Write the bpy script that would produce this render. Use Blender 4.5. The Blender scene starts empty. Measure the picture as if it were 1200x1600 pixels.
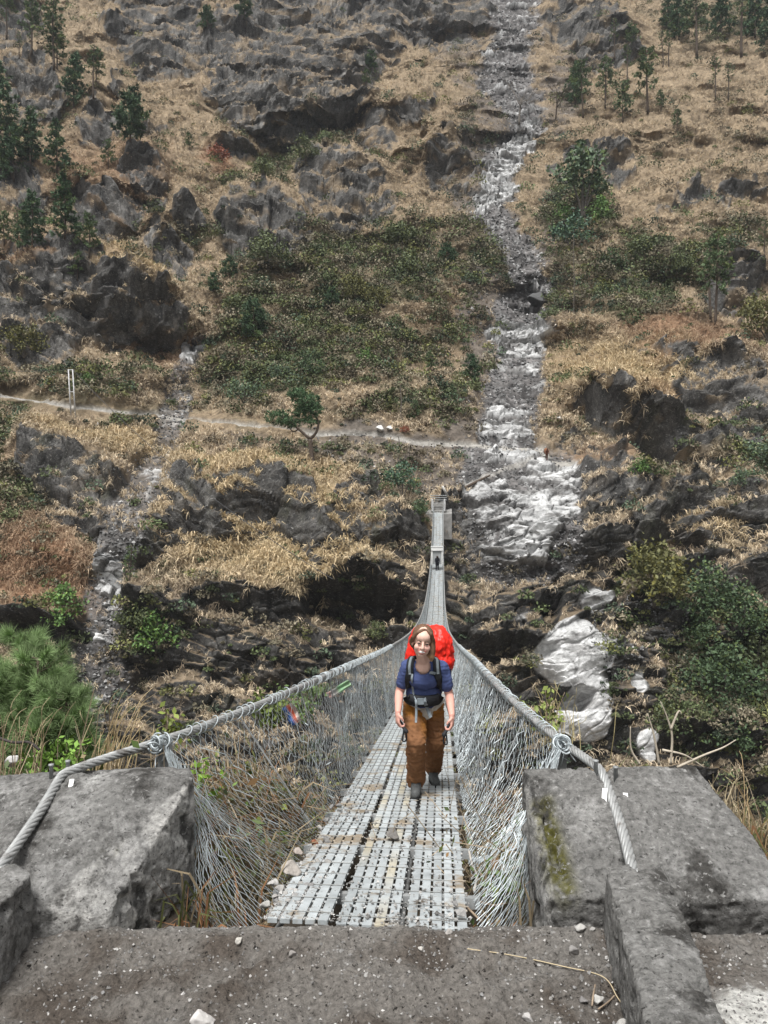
import bpy, math, random
import numpy as np
from mathutils import Vector, Matrix
from mathutils.bvhtree import BVHTree

random.seed(7)
rng = np.random.default_rng(7)
F = 1200.0            # focal length in photo pixels (photo is 1200 x 1600)
CH = 1.96             # eye height above the concrete landing
SC = bpy.context.scene
COL = SC.collection


def P(px, py, Y):
    """World point seen at photo pixel (px, py) at distance Y in front of the eye."""
    return np.array([(px - 600.0) / F * Y, Y, CH + (800.0 - py) / F * Y])


# ------------------------------------------------------------------ noise
def _hash(ix, iy, seed):
    h = (ix.astype(np.int64) * 374761393 + iy.astype(np.int64) * 668265263 + seed * 1442695041) & 0xFFFFFFFF
    h = ((h ^ (h >> 13)) * 1274126177) & 0xFFFFFFFF
    h = ((h ^ (h >> 16)) * 2246822519) & 0xFFFFFFFF
    return (h ^ (h >> 15)) & 0xFFFFFFFF


def perlin(x, y, seed=0):
    x = np.asarray(x, float); y = np.asarray(y, float)
    ix = np.floor(x); iy = np.floor(y)
    fx = x - ix; fy = y - iy
    u = fx * fx * fx * (fx * (fx * 6 - 15) + 10)
    v = fy * fy * fy * (fy * (fy * 6 - 15) + 10)

    def g(ax, ay):
        a = _hash(ix + ax, iy + ay, seed) * (2 * np.pi / 4294967296.0)
        return np.cos(a) * (fx - ax) + np.sin(a) * (fy - ay)
    n0 = g(0, 0) * (1 - u) + g(1, 0) * u
    n1 = g(0, 1) * (1 - u) + g(1, 1) * u
    return (n0 * (1 - v) + n1 * v) * 1.5


def fbm(x, y, seed=0, octv=4, gain=0.5, ridge=False):
    s = 0.0; a = 1.0; t = 0.0
    for o in range(octv):
        n = perlin(x * 2 ** o + 17.3 * o, y * 2 ** o - 9.1 * o, seed + o)
        if ridge:
            n = 1 - 2 * np.abs(n)
        s = s + a * n; t += a; a *= gain
    return s / t


def worley(x, y, seed=0):
    ix = np.floor(x); iy = np.floor(y)
    d1 = np.full(x.shape, 9.0); d2 = np.full(x.shape, 9.0); cid = np.zeros(x.shape)
    for ax in (-1, 0, 1):
        for ay in (-1, 0, 1):
            h = _hash(ix + ax, iy + ay, seed); h2 = _hash(ix + ax, iy + ay, seed + 77)
            dx = ix + ax + h / 4294967296.0 - x; dy = iy + ay + h2 / 4294967296.0 - y
            d = np.sqrt(dx * dx + dy * dy)
            c = d < d1
            d2 = np.where(c, d1, np.minimum(d2, d)); cid = np.where(c, (h % 1000) / 1000.0, cid)
            d1 = np.where(c, d, d1)
    return d1, d2, cid


def sstep(a, b, x):
    t = np.clip((x - a) / (b - a), 0, 1)
    return t * t * (3 - 2 * t)


# ------------------------------------------------------------------ mesh building
class MB:
    """Collects vertices / faces / vertex colours and links them as one mesh object."""
    def __init__(self):
        self.v = []; self.f = []; self.c = []; self.n = 0

    def add(self, v, f, c=None):
        v = np.asarray(v, float).reshape(-1, 3)
        if isinstance(f, np.ndarray):
            f = [f]
        elif len(f) and not isinstance(f[0], np.ndarray):
            by = {}
            for q in f:
                by.setdefault(len(q), []).append(q)
            f = [np.array(q) for q in by.values()]
        for q in f:
            self.f.append(q + self.n)
        if c is None:
            c = (1, 1, 1)
        c = np.asarray(c, float)
        if c.ndim == 1:
            c = np.tile(c, (len(v), 1))
        self.v.append(v); self.c.append(c); self.n += len(v)
        return self

    def mesh(self, name, mat, smooth=False):
        V = np.concatenate(self.v); C = np.concatenate(self.c)
        me = bpy.data.meshes.new(name)
        me.vertices.add(len(V)); me.vertices.foreach_set('co', V.astype(np.float32).ravel())
        sizes = np.concatenate([np.full(len(q), q.shape[1]) for q in self.f])
        loops = np.concatenate([q.ravel() for q in self.f])
        me.loops.add(len(loops)); me.loops.foreach_set('vertex_index', loops.astype(np.int32))
        me.polygons.add(len(sizes))
        st = np.concatenate([[0], np.cumsum(sizes)[:-1]])
        me.polygons.foreach_set('loop_start', st.astype(np.int32))
        me.polygons.foreach_set('loop_total', sizes.astype(np.int32))
        me.update(calc_edges=True)
        me.polygons.foreach_set('use_smooth', np.full(len(sizes), smooth))
        a = me.color_attributes.new('Col', 'FLOAT_COLOR', 'POINT')
        a.data.foreach_set('color', np.concatenate([C[:, :3], np.ones((len(C), 1))], 1).astype(np.float32).ravel())
        if mat:
            me.materials.append(mat)
        return me

    def build(self, name, mat, parent=None, smooth=False):
        return link(name, self.mesh(name, mat, smooth), parent)


def link(name, me, parent=None):
    o = bpy.data.objects.new(name, me)
    COL.objects.link(o)
    if parent:
        o.parent = parent
        o.matrix_parent_inverse = Matrix.Translation(-parent.location) if parent.parent is None and parent.type == 'EMPTY' and tuple(parent.rotation_euler) == (0, 0, 0) and tuple(parent.scale) == (1, 1, 1) else Matrix()
    return o


def tag(o, label=None, cat=None, group=None, kind=None):
    if label: o['label'] = label
    if cat: o['category'] = cat
    if group: o['group'] = group
    if kind: o['kind'] = kind
    return o


def empty(name, loc, label, cat, group=None):
    o = bpy.data.objects.new(name, None); COL.objects.link(o)
    o.location = Vector([float(q) for q in loc]); o.empty_display_size = 0.2
    return tag(o, label, cat, group)


def frame_of(d):
    d = d / (np.linalg.norm(d) + 1e-12)
    a = np.array([0, 0, 1.0]) if abs(d[2]) < 0.9 else np.array([0, 1.0, 0])
    u = np.cross(a, d); u /= np.linalg.norm(u)
    return u, np.cross(d, u)


def tube(pts, r, n=6, cap=True):
    pts = np.asarray(pts, float); m = len(pts)
    r = np.broadcast_to(np.asarray(r, float), (m,))
    t = np.gradient(pts, axis=0)
    V = np.zeros((m, n, 3)); a = np.arange(n) * 2 * np.pi / n
    u, w = frame_of(t[0])
    for i in range(m):
        d = t[i] / (np.linalg.norm(t[i]) + 1e-12)
        u = u - d * np.dot(u, d); u /= np.linalg.norm(u) + 1e-12; w = np.cross(d, u)
        V[i] = pts[i] + r[i] * (np.cos(a)[:, None] * u + np.sin(a)[:, None] * w)
    idx = np.arange(m * n).reshape(m, n)
    q = np.stack([idx[:-1], np.roll(idx[:-1], -1, 1), np.roll(idx[1:], -1, 1), idx[1:]], -1).reshape(-1, 4)
    f = [q]
    V = V.reshape(-1, 3)
    if cap:
        f += [idx[0][::-1][None, :], idx[-1][None, :]]
    return V, f


def tubes3(A, B, r, sides=3):
    """Many straight thin prisms at once: A, B (N,3) ends."""
    d = B - A; L = np.linalg.norm(d, axis=1, keepdims=True) + 1e-9; d = d / L
    ref = np.where(np.abs(d[:, 2:3]) < 0.9, np.array([[0, 0, 1.0]]), np.array([[0, 1.0, 0]]))
    u = np.cross(ref, d); u /= np.linalg.norm(u, axis=1, keepdims=True); w = np.cross(d, u)
    r = np.broadcast_to(np.asarray(r, float).reshape(-1, 1), (len(A), 1))
    V = []
    for E in (A, B):
        for k in range(sides):
            a = 2 * np.pi * k / sides
            V.append(E + r * (math.cos(a) * u + math.sin(a) * w))
    V = np.stack(V, 1)
    n = len(A); base = (np.arange(n) * 2 * sides)[:, None]
    f = []
    for k in range(sides):
        k2 = (k + 1) % sides
        f.append(np.concatenate([base + k, base + k2, base + sides + k2, base + sides + k], 1))
    return V.reshape(-1, 3), [np.concatenate(f)]


def box(c, s, ax=None):
    c = np.asarray(c, float); s = np.asarray(s, float) / 2
    v = np.array([[x, y, z] for x in (-1, 1) for y in (-1, 1) for z in (-1, 1)]) * s
    if ax is not None:
        v = v @ np.asarray(ax)
    f = np.array([[0, 1, 3, 2], [4, 6, 7, 5], [0, 4, 5, 1], [2, 3, 7, 6], [0, 2, 6, 4], [1, 5, 7, 3]])
    return v + c, [f]


def ell(c, r, n=12, m=8, R=None):
    """Closed ellipsoid."""
    th = np.linspace(0, np.pi, m + 1)[1:-1]; ph = np.arange(n) * 2 * np.pi / n
    v = [[0, 0, 1]] + [[math.sin(t) * math.cos(p), math.sin(t) * math.sin(p), math.cos(t)] for t in th for p in ph] + [[0, 0, -1]]
    v = np.array(v) * np.broadcast_to(np.asarray(r, float), (3,))
    if R is not None:
        v = v @ np.asarray(R).T
    f3 = []; f4 = []
    for k in range(n):
        k2 = (k + 1) % n
        f3.append([0, 1 + k, 1 + k2])
        b = 1 + (m - 2) * n
        f3.append([b + k2, b + k, len(v) - 1])
        for i in range(m - 2):
            f4.append([1 + i * n + k, 1 + (i + 1) * n + k, 1 + (i + 1) * n + k2, 1 + i * n + k2])
    return v + np.asarray(c, float), [np.array(f3), np.array(f4)]


def chain(mb, pts, rad, sx=None):
    """Overlapping balls along a path, to be fused by a voxel remesh."""
    pts = [np.asarray(p, float) for p in pts]
    for i in range(len(pts) - 1):
        a, b = pts[i], pts[i + 1]; ra, rb = rad[i], rad[i + 1]
        L = np.linalg.norm(b - a); k = max(2, int(L / (0.35 * min(ra, rb))) + 1)
        for j in range(k + 1):
            t = j / k
            mb.add(*ell(a + (b - a) * t, ra + (rb - ra) * t, 12, 8))


def remesh(mb, voxel, smooth=4):
    me = mb.mesh('tmp', None)
    o = bpy.data.objects.new('tmp', me); COL.objects.link(o)
    md = o.modifiers.new('r', 'REMESH'); md.mode = 'VOXEL'; md.voxel_size = voxel
    if smooth:
        sm = o.modifiers.new('s', 'SMOOTH'); sm.iterations = smooth; sm.factor = 0.5
    dg = bpy.context.evaluated_depsgraph_get(); dg.update()
    e = o.evaluated_get(dg); em = e.to_mesh()
    V = np.zeros(len(em.vertices) * 3); em.vertices.foreach_get('co', V)
    N = np.zeros(len(em.vertices) * 3); em.vertices.foreach_get('normal', N)
    fs = [tuple(p.vertices) for p in em.polygons]
    e.to_mesh_clear()
    bpy.data.objects.remove(o); bpy.data.meshes.remove(me)
    by = {}
    for q in fs:
        by.setdefault(len(q), []).append(q)
    return V.reshape(-1, 3), [np.array(q) for q in by.values()], N.reshape(-1, 3)


def noise3(V, s, seed=0, octv=3, ridge=False):
    """Cheap 3-D noise from three planes."""
    x, y, z = V[:, 0] / s, V[:, 1] / s, V[:, 2] / s
    return (fbm(x + 0.37 * z, y - 0.21 * z, seed, octv, ridge=ridge) + fbm(y + 5 + .3 * x, z, seed + 31, octv, ridge=ridge) + fbm(z - 3, x + .25 * y, seed + 63, octv, ridge=ridge)) / 1.9


# ------------------------------------------------------------------ materials
def mat(name, base=None, rough=0.9, metal=0.0, attr=False, var=0.25, scale=3.0, bump=0.0, bscale=None, spec=0.3, dist=0.02,
        layers=(), detail=8.0):
    """Principled surface; colour = vertex albedo or base, varied by procedural noise.
    layers: (scale, lo, hi, colour, stretch) noise-masked patches of another real colour (dirt, lichen, moss)."""
    m = bpy.data.materials.new(name); m.use_nodes = True
    nt = m.node_tree; N = nt.nodes; L = nt.links
    b = N['Principled BSDF']; b.inputs['Roughness'].default_value = rough; b.inputs['Metallic'].default_value = metal
    b.inputs['Specular IOR Level'].default_value = spec
    tc = N.new('ShaderNodeTexCoord')
    co = tc.outputs['Object']
    if attr:
        a = N.new('ShaderNodeAttribute'); a.attribute_name = 'Col'; col = a.outputs['Color']
        if base is not None:
            mm = N.new('ShaderNodeMix'); mm.data_type = 'RGBA'; mm.blend_type = 'MULTIPLY'; mm.inputs[0].default_value = 1
            L.new(col, mm.inputs[6]); mm.inputs[7].default_value = (*base, 1); col = mm.outputs[2]
    else:
        rgb = N.new('ShaderNodeRGB'); rgb.outputs[0].default_value = (*base, 1); col = rgb.outputs[0]
    for (sc, lo, hi, c2, st) in layers:
        mp = N.new('ShaderNodeMapping'); mp.inputs['Scale'].default_value = st
        L.new(co, mp.inputs['Vector'])
        t = N.new('ShaderNodeTexNoise'); t.inputs['Scale'].default_value = sc; t.inputs['Detail'].default_value = 7; t.inputs['Roughness'].default_value = 0.65
        L.new(mp.outputs[0], t.inputs['Vector'])
        r = N.new('ShaderNodeMapRange'); r.inputs[1].default_value = lo; r.inputs[2].default_value = hi; r.interpolation_type = 'SMOOTHSTEP'
        L.new(t.outputs['Fac'], r.inputs[0])
        mx = N.new('ShaderNodeMix'); mx.data_type = 'RGBA'
        L.new(r.outputs[0], mx.inputs[0]); L.new(col, mx.inputs[6]); mx.inputs[7].default_value = (*c2, 1); col = mx.outputs[2]
    if var:
        t = N.new('ShaderNodeTexNoise'); t.inputs['Scale'].default_value = scale; t.inputs['Detail'].default_value = detail; t.inputs['Roughness'].default_value = 0.7
        L.new(co, t.inputs['Vector'])
        r = N.new('ShaderNodeMapRange'); r.inputs[1].default_value = 0.3; r.inputs[2].default_value = 0.7
        r.inputs[3].default_value = 1 - var; r.inputs[4].default_value = 1 + var
        L.new(t.outputs['Fac'], r.inputs[0])
        vm = N.new('ShaderNodeVectorMath'); vm.operation = 'SCALE'
        L.new(col, vm.inputs[0]); L.new(r.outputs[0], vm.inputs['Scale']); col = vm.outputs[0]
    L.new(col, b.inputs['Base Color'])
    if bump:
        t2 = N.new('ShaderNodeTexNoise'); t2.inputs['Scale'].default_value = bscale or scale * 3; t2.inputs['Detail'].default_value = 8; t2.inputs['Roughness'].default_value = 0.7
        L.new(co, t2.inputs['Vector'])
        bp = N.new('ShaderNodeBump'); bp.inputs['Strength'].default_value = bump; bp.inputs['Distance'].default_value = dist
        L.new(t2.outputs['Fac'], bp.inputs['Height']); L.new(bp.outputs[0], b.inputs['Normal'])
    return m


# ------------------------------------------------------------------ leaf / grass generators
def leaves(C, size, col, aspect=1.8, up=0.3):
    """One small quad per centre."""
    n = len(C)
    d = rng.normal(size=(n, 3)); d[:, 2] += up; d /= np.linalg.norm(d, axis=1, keepdims=True)
    e = np.cross(d, rng.normal(size=(n, 3))); e /= np.linalg.norm(e, axis=1, keepdims=True) + 1e-9
    s = np.broadcast_to(np.asarray(size, float).reshape(-1, 1), (n, 1)) * rng.uniform(.6, 1.3, (n, 1))
    a = d * s * aspect / 2; b = e * s / 2
    V = np.stack([C - a, C + b, C + a, C - b], 1).reshape(-1, 3)
    f = np.arange(n * 4).reshape(n, 4)
    c = np.repeat(col, 4, 0)
    return V, [f], c


def tufts(Pn, Nn, size, col, K=7, wid=0.12, droop=0.55, spread=0.6, upb=0.55):
    """Drooping grass clumps: K two-segment blades each."""
    n = len(Pn)
    Pn = np.repeat(Pn, K, 0); Nn = np.repeat(Nn, K, 0); s = np.repeat(size, K)[:, None] * rng.uniform(.6, 1.25, (n * K, 1)); c = np.repeat(col, K, 0)
    c = c * rng.uniform(.75, 1.25, (n * K, 1))
    r = rng.normal(size=(n * K, 3)) * spread
    d = Nn + r + np.array([0, 0, upb]); d /= np.linalg.norm(d, axis=1, keepdims=True)
    p0 = Pn + rng.normal(size=(n * K, 3)) * s * .12
    p1 = p0 + d * s * .55
    d2 = d * .6 + r * .5 + np.array([0, 0, -droop * 1.4]); d2 /= np.linalg.norm(d2, axis=1, keepdims=True)
    p2 = p1 + d2 * s * .55
    w = np.cross(d, rng.normal(size=(n * K, 3))); w /= np.linalg.norm(w, axis=1, keepdims=True) + 1e-9
    w = w * s * wid / 2
    V = np.stack([p0 - w, p0 + w, p1 - w * .8, p1 + w * .8, p2], 1).reshape(-1, 3)
    b = (np.arange(n * K) * 5)[:, None]
    q = np.concatenate([b, b + 1, b + 3, b + 2], 1); t = np.concatenate([b + 2, b + 3, b + 4], 1)
    return V, [q, t], np.repeat(c, 5, 0)
# ================================================================== camera, light
cam_d = bpy.data.cameras.new('camera'); cam = bpy.data.objects.new('camera', cam_d); COL.objects.link(cam)
cam.location = (0, 0, CH); cam.rotation_euler = (math.radians(90), 0, 0)
cam_d.sensor_width = 36; cam_d.lens = 27.0; cam_d.clip_start = 0.05; cam_d.clip_end = 3000
SC.camera = cam
SC.view_settings.view_transform = 'Standard'; SC.view_settings.look = 'None'
SC.view_settings.exposure = 1.6; SC.view_settings.gamma = 1.0
SUN_EL, SUN_AZ = math.radians(66), math.radians(205)      # high, behind and a little left of the photographer
w = bpy.data.worlds.new('World'); SC.world = w; w.use_nodes = True
wn = w.node_tree.nodes; wl = w.node_tree.links
sky = wn.new('ShaderNodeTexSky'); sky.sky_type = 'NISHITA'; sky.sun_disc = False
sky.sun_elevation = SUN_EL; sky.sun_rotation = SUN_AZ; sky.air_density = 1.0; sky.dust_density = 4.0; sky.ozone_density = 1.0
hs = wn.new('ShaderNodeHueSaturation'); hs.inputs['Saturation'].default_value = 0.04
wl.new(sky.outputs[0], hs.inputs['Color']); wl.new(hs.outputs[0], wn['Background'].inputs['Color'])
wn['Background'].inputs['Strength'].default_value = 0.052
sd = bpy.data.lights.new('sun', 'SUN'); sd.energy = 1.5; sd.angle = math.radians(20); sd.color = (1, .985, .96)
so = bpy.data.objects.new('sun', sd); COL.objects.link(so)
sdir = Vector((math.sin(SUN_AZ) * math.cos(SUN_EL), math.cos(SUN_AZ) * math.cos(SUN_EL), math.sin(SUN_EL)))
so.rotation_euler = sdir.to_track_quat('Z', 'Y').to_euler(); so.location = (0, -20, 60)

# ================================================================== far valley side
PYT = np.array([1500, 1330, 1200, 1100, 1000, 900, 800, 780, 740, 700, 650, 600, 500, 400, 300, 200, 100, 0, -130, -300], float)
YT = np.array([76, 79.5, 83, 86, 89.5, 93.5, 97.8, 99.5, 104, 110, 118, 127, 143, 163, 186, 212, 245, 285, 345, 420], float)
ST = 1.5
GX = np.arange(-330, 1531, ST); GY = np.arange(1400, -241, -ST)
PX, PY = np.meshgrid(GX, GY)
Yr = np.interp(GY, PYT[::-1], YT[::-1]); 
Yr = np.convolve(np.pad(Yr, 27, mode='reflect', reflect_type='odd'), np.ones(55) / 55, 'valid')
Zr = CH + (800 - GY) / F * Yr
Sr = np.concatenate([[0], np.cumsum(np.hypot(np.diff(Yr), np.diff(Zr)))])
tY = np.gradient(Yr); tZ = np.gradient(Zr); tl = np.hypot(tY, tZ)
NY, NZ = -(tZ / tl), tY / tl                                # outward normal of the slope (towards the viewer / up)
YB = np.repeat(Yr[:, None], len(GX), 1); S = np.repeat(Sr[:, None], len(GX), 1)
X0 = (PX - 600) / F * YB


def nz(lam, seed, octv=4, ax=1.0, ay=1.0, ridge=False, gain=.5):
    return fbm(X0 / lam * ax, S / lam * ay, seed, octv, gain, ridge)


wx = PX + 30 * nz(14, 1, 3) + 9 * nz(3.5, 2, 2); wy = PY + 26 * nz(14, 3, 3) + 8 * nz(3.5, 4, 2)


def blob(cx, cy, rx, ry, rot=0, soft=.45, w=True):
    x, y = (wx, wy) if w else (PX, PY)
    a = math.radians(rot); dx = x - cx; dy = y - cy
    u = (dx * math.cos(a) + dy * math.sin(a)) / rx; v = (-dx * math.sin(a) + dy * math.cos(a)) / ry
    return 1 - sstep(1 - soft, 1 + soft, np.sqrt(u * u + v * v))


def stroke(pts, soft=.5, w=True):
    """pts: (x, y, halfwidth)"""
    x, y = (wx, wy) if w else (PX, PY)
    out = np.full(x.shape, 9.0)
    for (ax, ay, aw), (bx, by, bw) in zip(pts[:-1], pts[1:]):
        L2 = (bx - ax) ** 2 + (by - ay) ** 2
        t = np.clip(((x - ax) * (bx - ax) + (y - ay) * (by - ay)) / L2, 0, 1)
        d = np.hypot(x - ax - t * (bx - ax), y - ay - t * (by - ay)) / (aw + t * (bw - aw))
        out = np.minimum(out, d)
    return 1 - sstep(1 - soft, 1 + soft, out)


def acc(items, fn=blob):
    o = np.zeros(PX.shape)
    for it in items:
        k = it[-1]; o = np.maximum(o, k * fn(*it[:-1]))
    return o


# rock outcrops (cx, cy, rx, ry, rot, soft, strength)
ROCK = acc([
    (255, 45, 85, 60, 10, .4, 1), (470, 120, 170, 85, 20, .4, .95), (420, 165, 110, 45, 25, .4, 1), (560, 80, 90, 70, 20, .4, .95), (520, 15, 130, 35, 0, .4, 1), (690, 20, 80, 50, 0, .4, .9),
    (20, 25, 50, 40, 0, .4, .8), (52, 132, 50, 42, 20, .4, 1), (150, 195, 38, 16, 5, .4, .9), (232, 200, 28, 14, 0, .4, .9), (185, 128, 20, 18, 0, .4, .9), (160, 325, 58, 28, -5, .35, 1), (228, 290, 44, 30, 25, .35, 1), (302, 348, 34, 20, 10, .4, .9), (255, 382, 46, 22, 32, .35, 1),
    (408, 348, 72, 38, 0, .35, .9), (375, 230, 45, 18, 10, .4, .7), (540, 290, 80, 38, 15, .4, .75), (520, 330, 60, 25, 20, .4, .65), (700, 250, 60, 45, 0, .4, .55), (640, 170, 50, 35, 20, .4, .55),
    (185, 480, 95, 55, 10, .35, 1), (60, 480, 85, 60, -5, .35, 1), (110, 420, 110, 25, 10, .4, .7), (30, 310, 60, 40, 0, .4, .5),
    (115, 770, 62, 52, 25, .35, 1), (60, 715, 35, 30, 20, .35, .9), (235, 810, 120, 55, -22, .4, 1), (385, 795, 85, 42, -5, .4, 1), (460, 805, 40, 40, -60, .4, .8), (540, 820, 95, 45, -40, .4, .9), (625, 850, 45, 60, -45, .4, 1), (440, 960, 150, 40, 12, .4, .9), (600, 1010, 700, 130, 0, .4, .72), (320, 920, 60, 26, 0, .4, .6),
    (560, 950, 95, 70, 10, .35, 1), (430, 1050, 160, 85, 0, .4, 1), (210, 1040, 120, 90, 0, .4, 1), (60, 985, 95, 28, 0, .35, 1), (330, 970, 70, 30, 20, .4, .55), (420, 930, 60, 22, 10, .4, .4),
    (790, 950, 110, 100, 0, .4, 1), (840, 820, 120, 90, 0, .35, 1), (960, 800, 80, 75, 0, .35, .95), (950, 880, 60, 40, 0, .4, .8), (720, 870, 30, 110, 0, .4, 1), (780, 1070, 70, 40, 0, .4, .9),
    (1140, 620, 85, 50, 8, .35, 1), (1020, 560, 80, 22, 8, .4, .8), (970, 650, 95, 26, 15, .4, .8), (920, 700, 60, 22, 10, .4, .7), (1080, 700, 110, 26, 20, .4, .8), (1100, 800, 110, 50, 10, .4, .8), (1140, 880, 80, 50, 10, .4, .85), (1010, 820, 70, 40, 0, .4, .7),
    (925, 55, 80, 34, 20, .4, .95), (960, 250, 42, 22, 15, .4, .85), (1075, 305, 50, 16, -15, .4, .7), (1160, 300, 55, 14, -22, .4, .8), (1060, 245, 30, 10, -20, .4, .6), (1150, 450, 50, 30, 0, .4, .75), (1040, 150, 40, 18, 0, .4, .5), (1180, 190, 40, 20, -10, .4, .5), (900, 250, 40, 25, 0, .4, .5),
    (920, 1080, 90, 150, 0, .4, .9), (1130, 1200, 120, 60, 0, .4, .9), (300, 1220, 900, 130, 0, .3, 1), (900, 1250, 900, 130, 0, .3, 1),
])
GREEN = acc([
    (560, 470, 210, 125, 8, .35, 1), (690, 400, 110, 70, 0, .4, .9), (450, 560, 140, 80, 0, .4, .95), (660, 590, 100, 65, 0, .4, .85), (390, 640, 120, 40, 0, .4, .5),
    (455, 250, 110, 36, -12, .4, .9), (360, 290, 45, 40, 30, .4, .6), (330, 400, 30, 80, 10, .4, .55), (75, 590, 120, 62, 0, .4, .85), (200, 590, 60, 40, 0, .4, .7), (180, 640, 100, 30, 0, .4, .6), (30, 700, 60, 110, 10, .4, .8),
    (1000, 420, 140, 62, -4, .4, 1), (930, 450, 90, 60, 0, .4, 1), (1130, 380, 80, 36, -8, .4, .8), (905, 330, 60, 70, 0, .4, .9), (1180, 700, 60, 60, 0, .4, .7), (1030, 930, 60, 50, 0, .4, .95), (1120, 960, 70, 60, 20, .4, .95), (1120, 1080, 90, 120, 0, .4, 1), (1010, 800, 40, 60, 0, .4, .4),
    (480, 690, 130, 26, 5, .4, .35), (230, 990, 50, 50, 0, .4, .7), (180, 930, 30, 40, 0, .4, .5), (95, 950, 24, 40, 0, .4, .7), (960, 40, 80, 30, 0, .4, .3), (1120, 30, 110, 45, 0, .4, .7), (60, 60, 80, 60, 0, .4, .25), (650, 690, 120, 40, 0, .4, .25),
])
GOLD = acc([(430, 840, 190, 90, 12, .5, 1), (160, 690, 110, 26, 5, .5, .8), (980, 590, 120, 60, 5, .5, .9), (420, 745, 160, 30, 0, .5, .9), (220, 440, 60, 40, 30, .5, .8), (1120, 820, 60, 30, 20, .5, .7)])
RUST = acc([(55, 890, 90, 80, 10, .5, 1), (20, 780, 40, 60, 0, .5, .5), (1080, 520, 110, 40, 10, .5, .8), (240, 530, 60, 30, 10, .5, .7), (340, 240, 20, 22, 0, .5, 1), (930, 720, 60, 20, 0, .5, .5), (1040, 640, 50, 18, 10, .5, .5), (170, 270, 90, 60, 0, .5, .5), (60, 410, 60, 20, 0, .5, .6), (700, 500, 60, 40, 0, .5, .3)])
SOIL = np.maximum(acc([(640, 725, 130, 52, 0, .5, .85), (560, 690, 120, 30, 5, .5, .7), (760, 250, 45, 160, 8, .4, .7), (770, 480, 50, 160, 0, .4, .8), (730, 640, 50, 60, 0, .4, .9), (860, 400, 30, 120, 0, .4, .6), (880, 140, 40, 90, 10, .4, .6), (720, 100, 40, 90, 0, .4, .5), (1040, 990, 80, 40, 25, .4, .8), (960, 1010, 40, 120, 0, .4, .6), (430, 690, 120, 22, 5, .4, .5)]), 0)
GULLY = stroke([(786, -60, 42), (810, 40, 38), (790, 115, 44), (826, 190, 24), (776, 270, 36), (766, 325, 30), (806, 395, 27), (836, 450, 26), (812, 500, 38), (816, 570, 40), (796, 640, 42), (802, 700, 54), (810, 760, 90), (815, 830, 95)], .6)
GULLY2 = stroke([(296, 535, 20), (285, 580, 22), (266, 640, 26), (258, 690, 30), (235, 740, 30), (215, 775, 30), (180, 860, 34), (155, 930, 38), (150, 1010, 40), (155, 1090, 40)], .45)
WHITE = np.maximum(acc([(815, 525, 58, 24, 5, .4, 1), (805, 575, 52, 26, 0, .45, .8), (805, 640, 52, 16, 3, .45, .95), (800, 668, 48, 10, 0, .45, .85), (805, 700, 52, 24, 0, .45, .8),
    (805, 800, 100, 66, 12, .5, .76), (860, 745, 60, 26, 0, .4, .9), (755, 780, 36, 40, 0, .4, .95), (800, 860, 60, 40, 10, .4, .8), (870, 800, 40, 40, 0, .4, .7), (790, 945, 45, 40, 10, .5, .62), (760, 960, 30, 30, 0, .5, .6),
    (915, 940, 32, 24, 0, .4, .95), (893, 1020, 66, 46, 5, .25, 1.7), (912, 1105, 50, 50, -20, .3, 1.7), (1000, 1070, 14, 26, 0, .4, .95), (1015, 1165, 18, 28, 0, .4, 1), (960, 1040, 14, 50, 10, .4, .5),
    (292, 543, 20, 14, 20, .4, 1), (160, 905, 28, 52, 12, .4, .98), (222, 748, 24, 30, 30, .5, .3), (155, 1080, 16, 30, 0, .5, .6), (135, 668, 28, 5, -12, .4, .8), (150, 12, 8, 22, 0, .3, .5)]),
    .98 * stroke([(830, 190, 9), (820, 222, 20), (792, 265, 32), (764, 300, 26), (748, 322, 12)], .4))
WHITE = np.maximum(WHITE, .40 * GULLY * np.maximum(sstep(0, .5, 1 - np.abs(PY - 90) / 130), np.maximum(.9 * sstep(0, .5, 1 - np.abs(PY - 420) / 80), sstep(0, .5, 1 - np.abs(PY - 640) / 130))))
WHITE = np.maximum(WHITE, .36 * GULLY2)
TRAIL = stroke([(-340, 560, 2.6), (0, 616, 2.6), (110, 633, 2.6), (230, 646, 2.8), (300, 656, 2.8), (400, 666, 2.4), (500, 677, 3.2), (590, 676, 3.4), (650, 690, 4), (740, 694, 3.6), (850, 703, 4), (862, 722, 4.5), (950, 725, 4), (1040, 730, 3.5), (1120, 742, 3.5), (1200, 778, 3.5), (1530, 860, 3)], .5, False)
TRAIL2 = stroke([(500, 700, 2), (590, 740, 3), (640, 770, 4), (690, 782, 5), (720, 760, 4), (790, 728, 4), (860, 712, 3)], .5, False)
CAVE = acc([(565, 935, 75, 48, 5, .4, 1), (440, 1060, 120, 45, 0, .5, .5), (60, 990, 80, 16, 0, .5, .8), (230, 1050, 60, 50, 0, .5, .5), (690, 905, 16, 40, 0, .5, .8), (850, 940, 22, 60, 10, .5, .6), (800, 1010, 60, 22, 0, .5, .7), (885, 1085, 34, 18, -10, .5, 1), (840, 890, 40, 14, 0, .5, .5), (1080, 850, 70, 14, 5, .5, .6), (1000, 690, 70, 12, 12, .5, .6), (830, 478, 22, 9, 0, .4, .8)])

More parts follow.
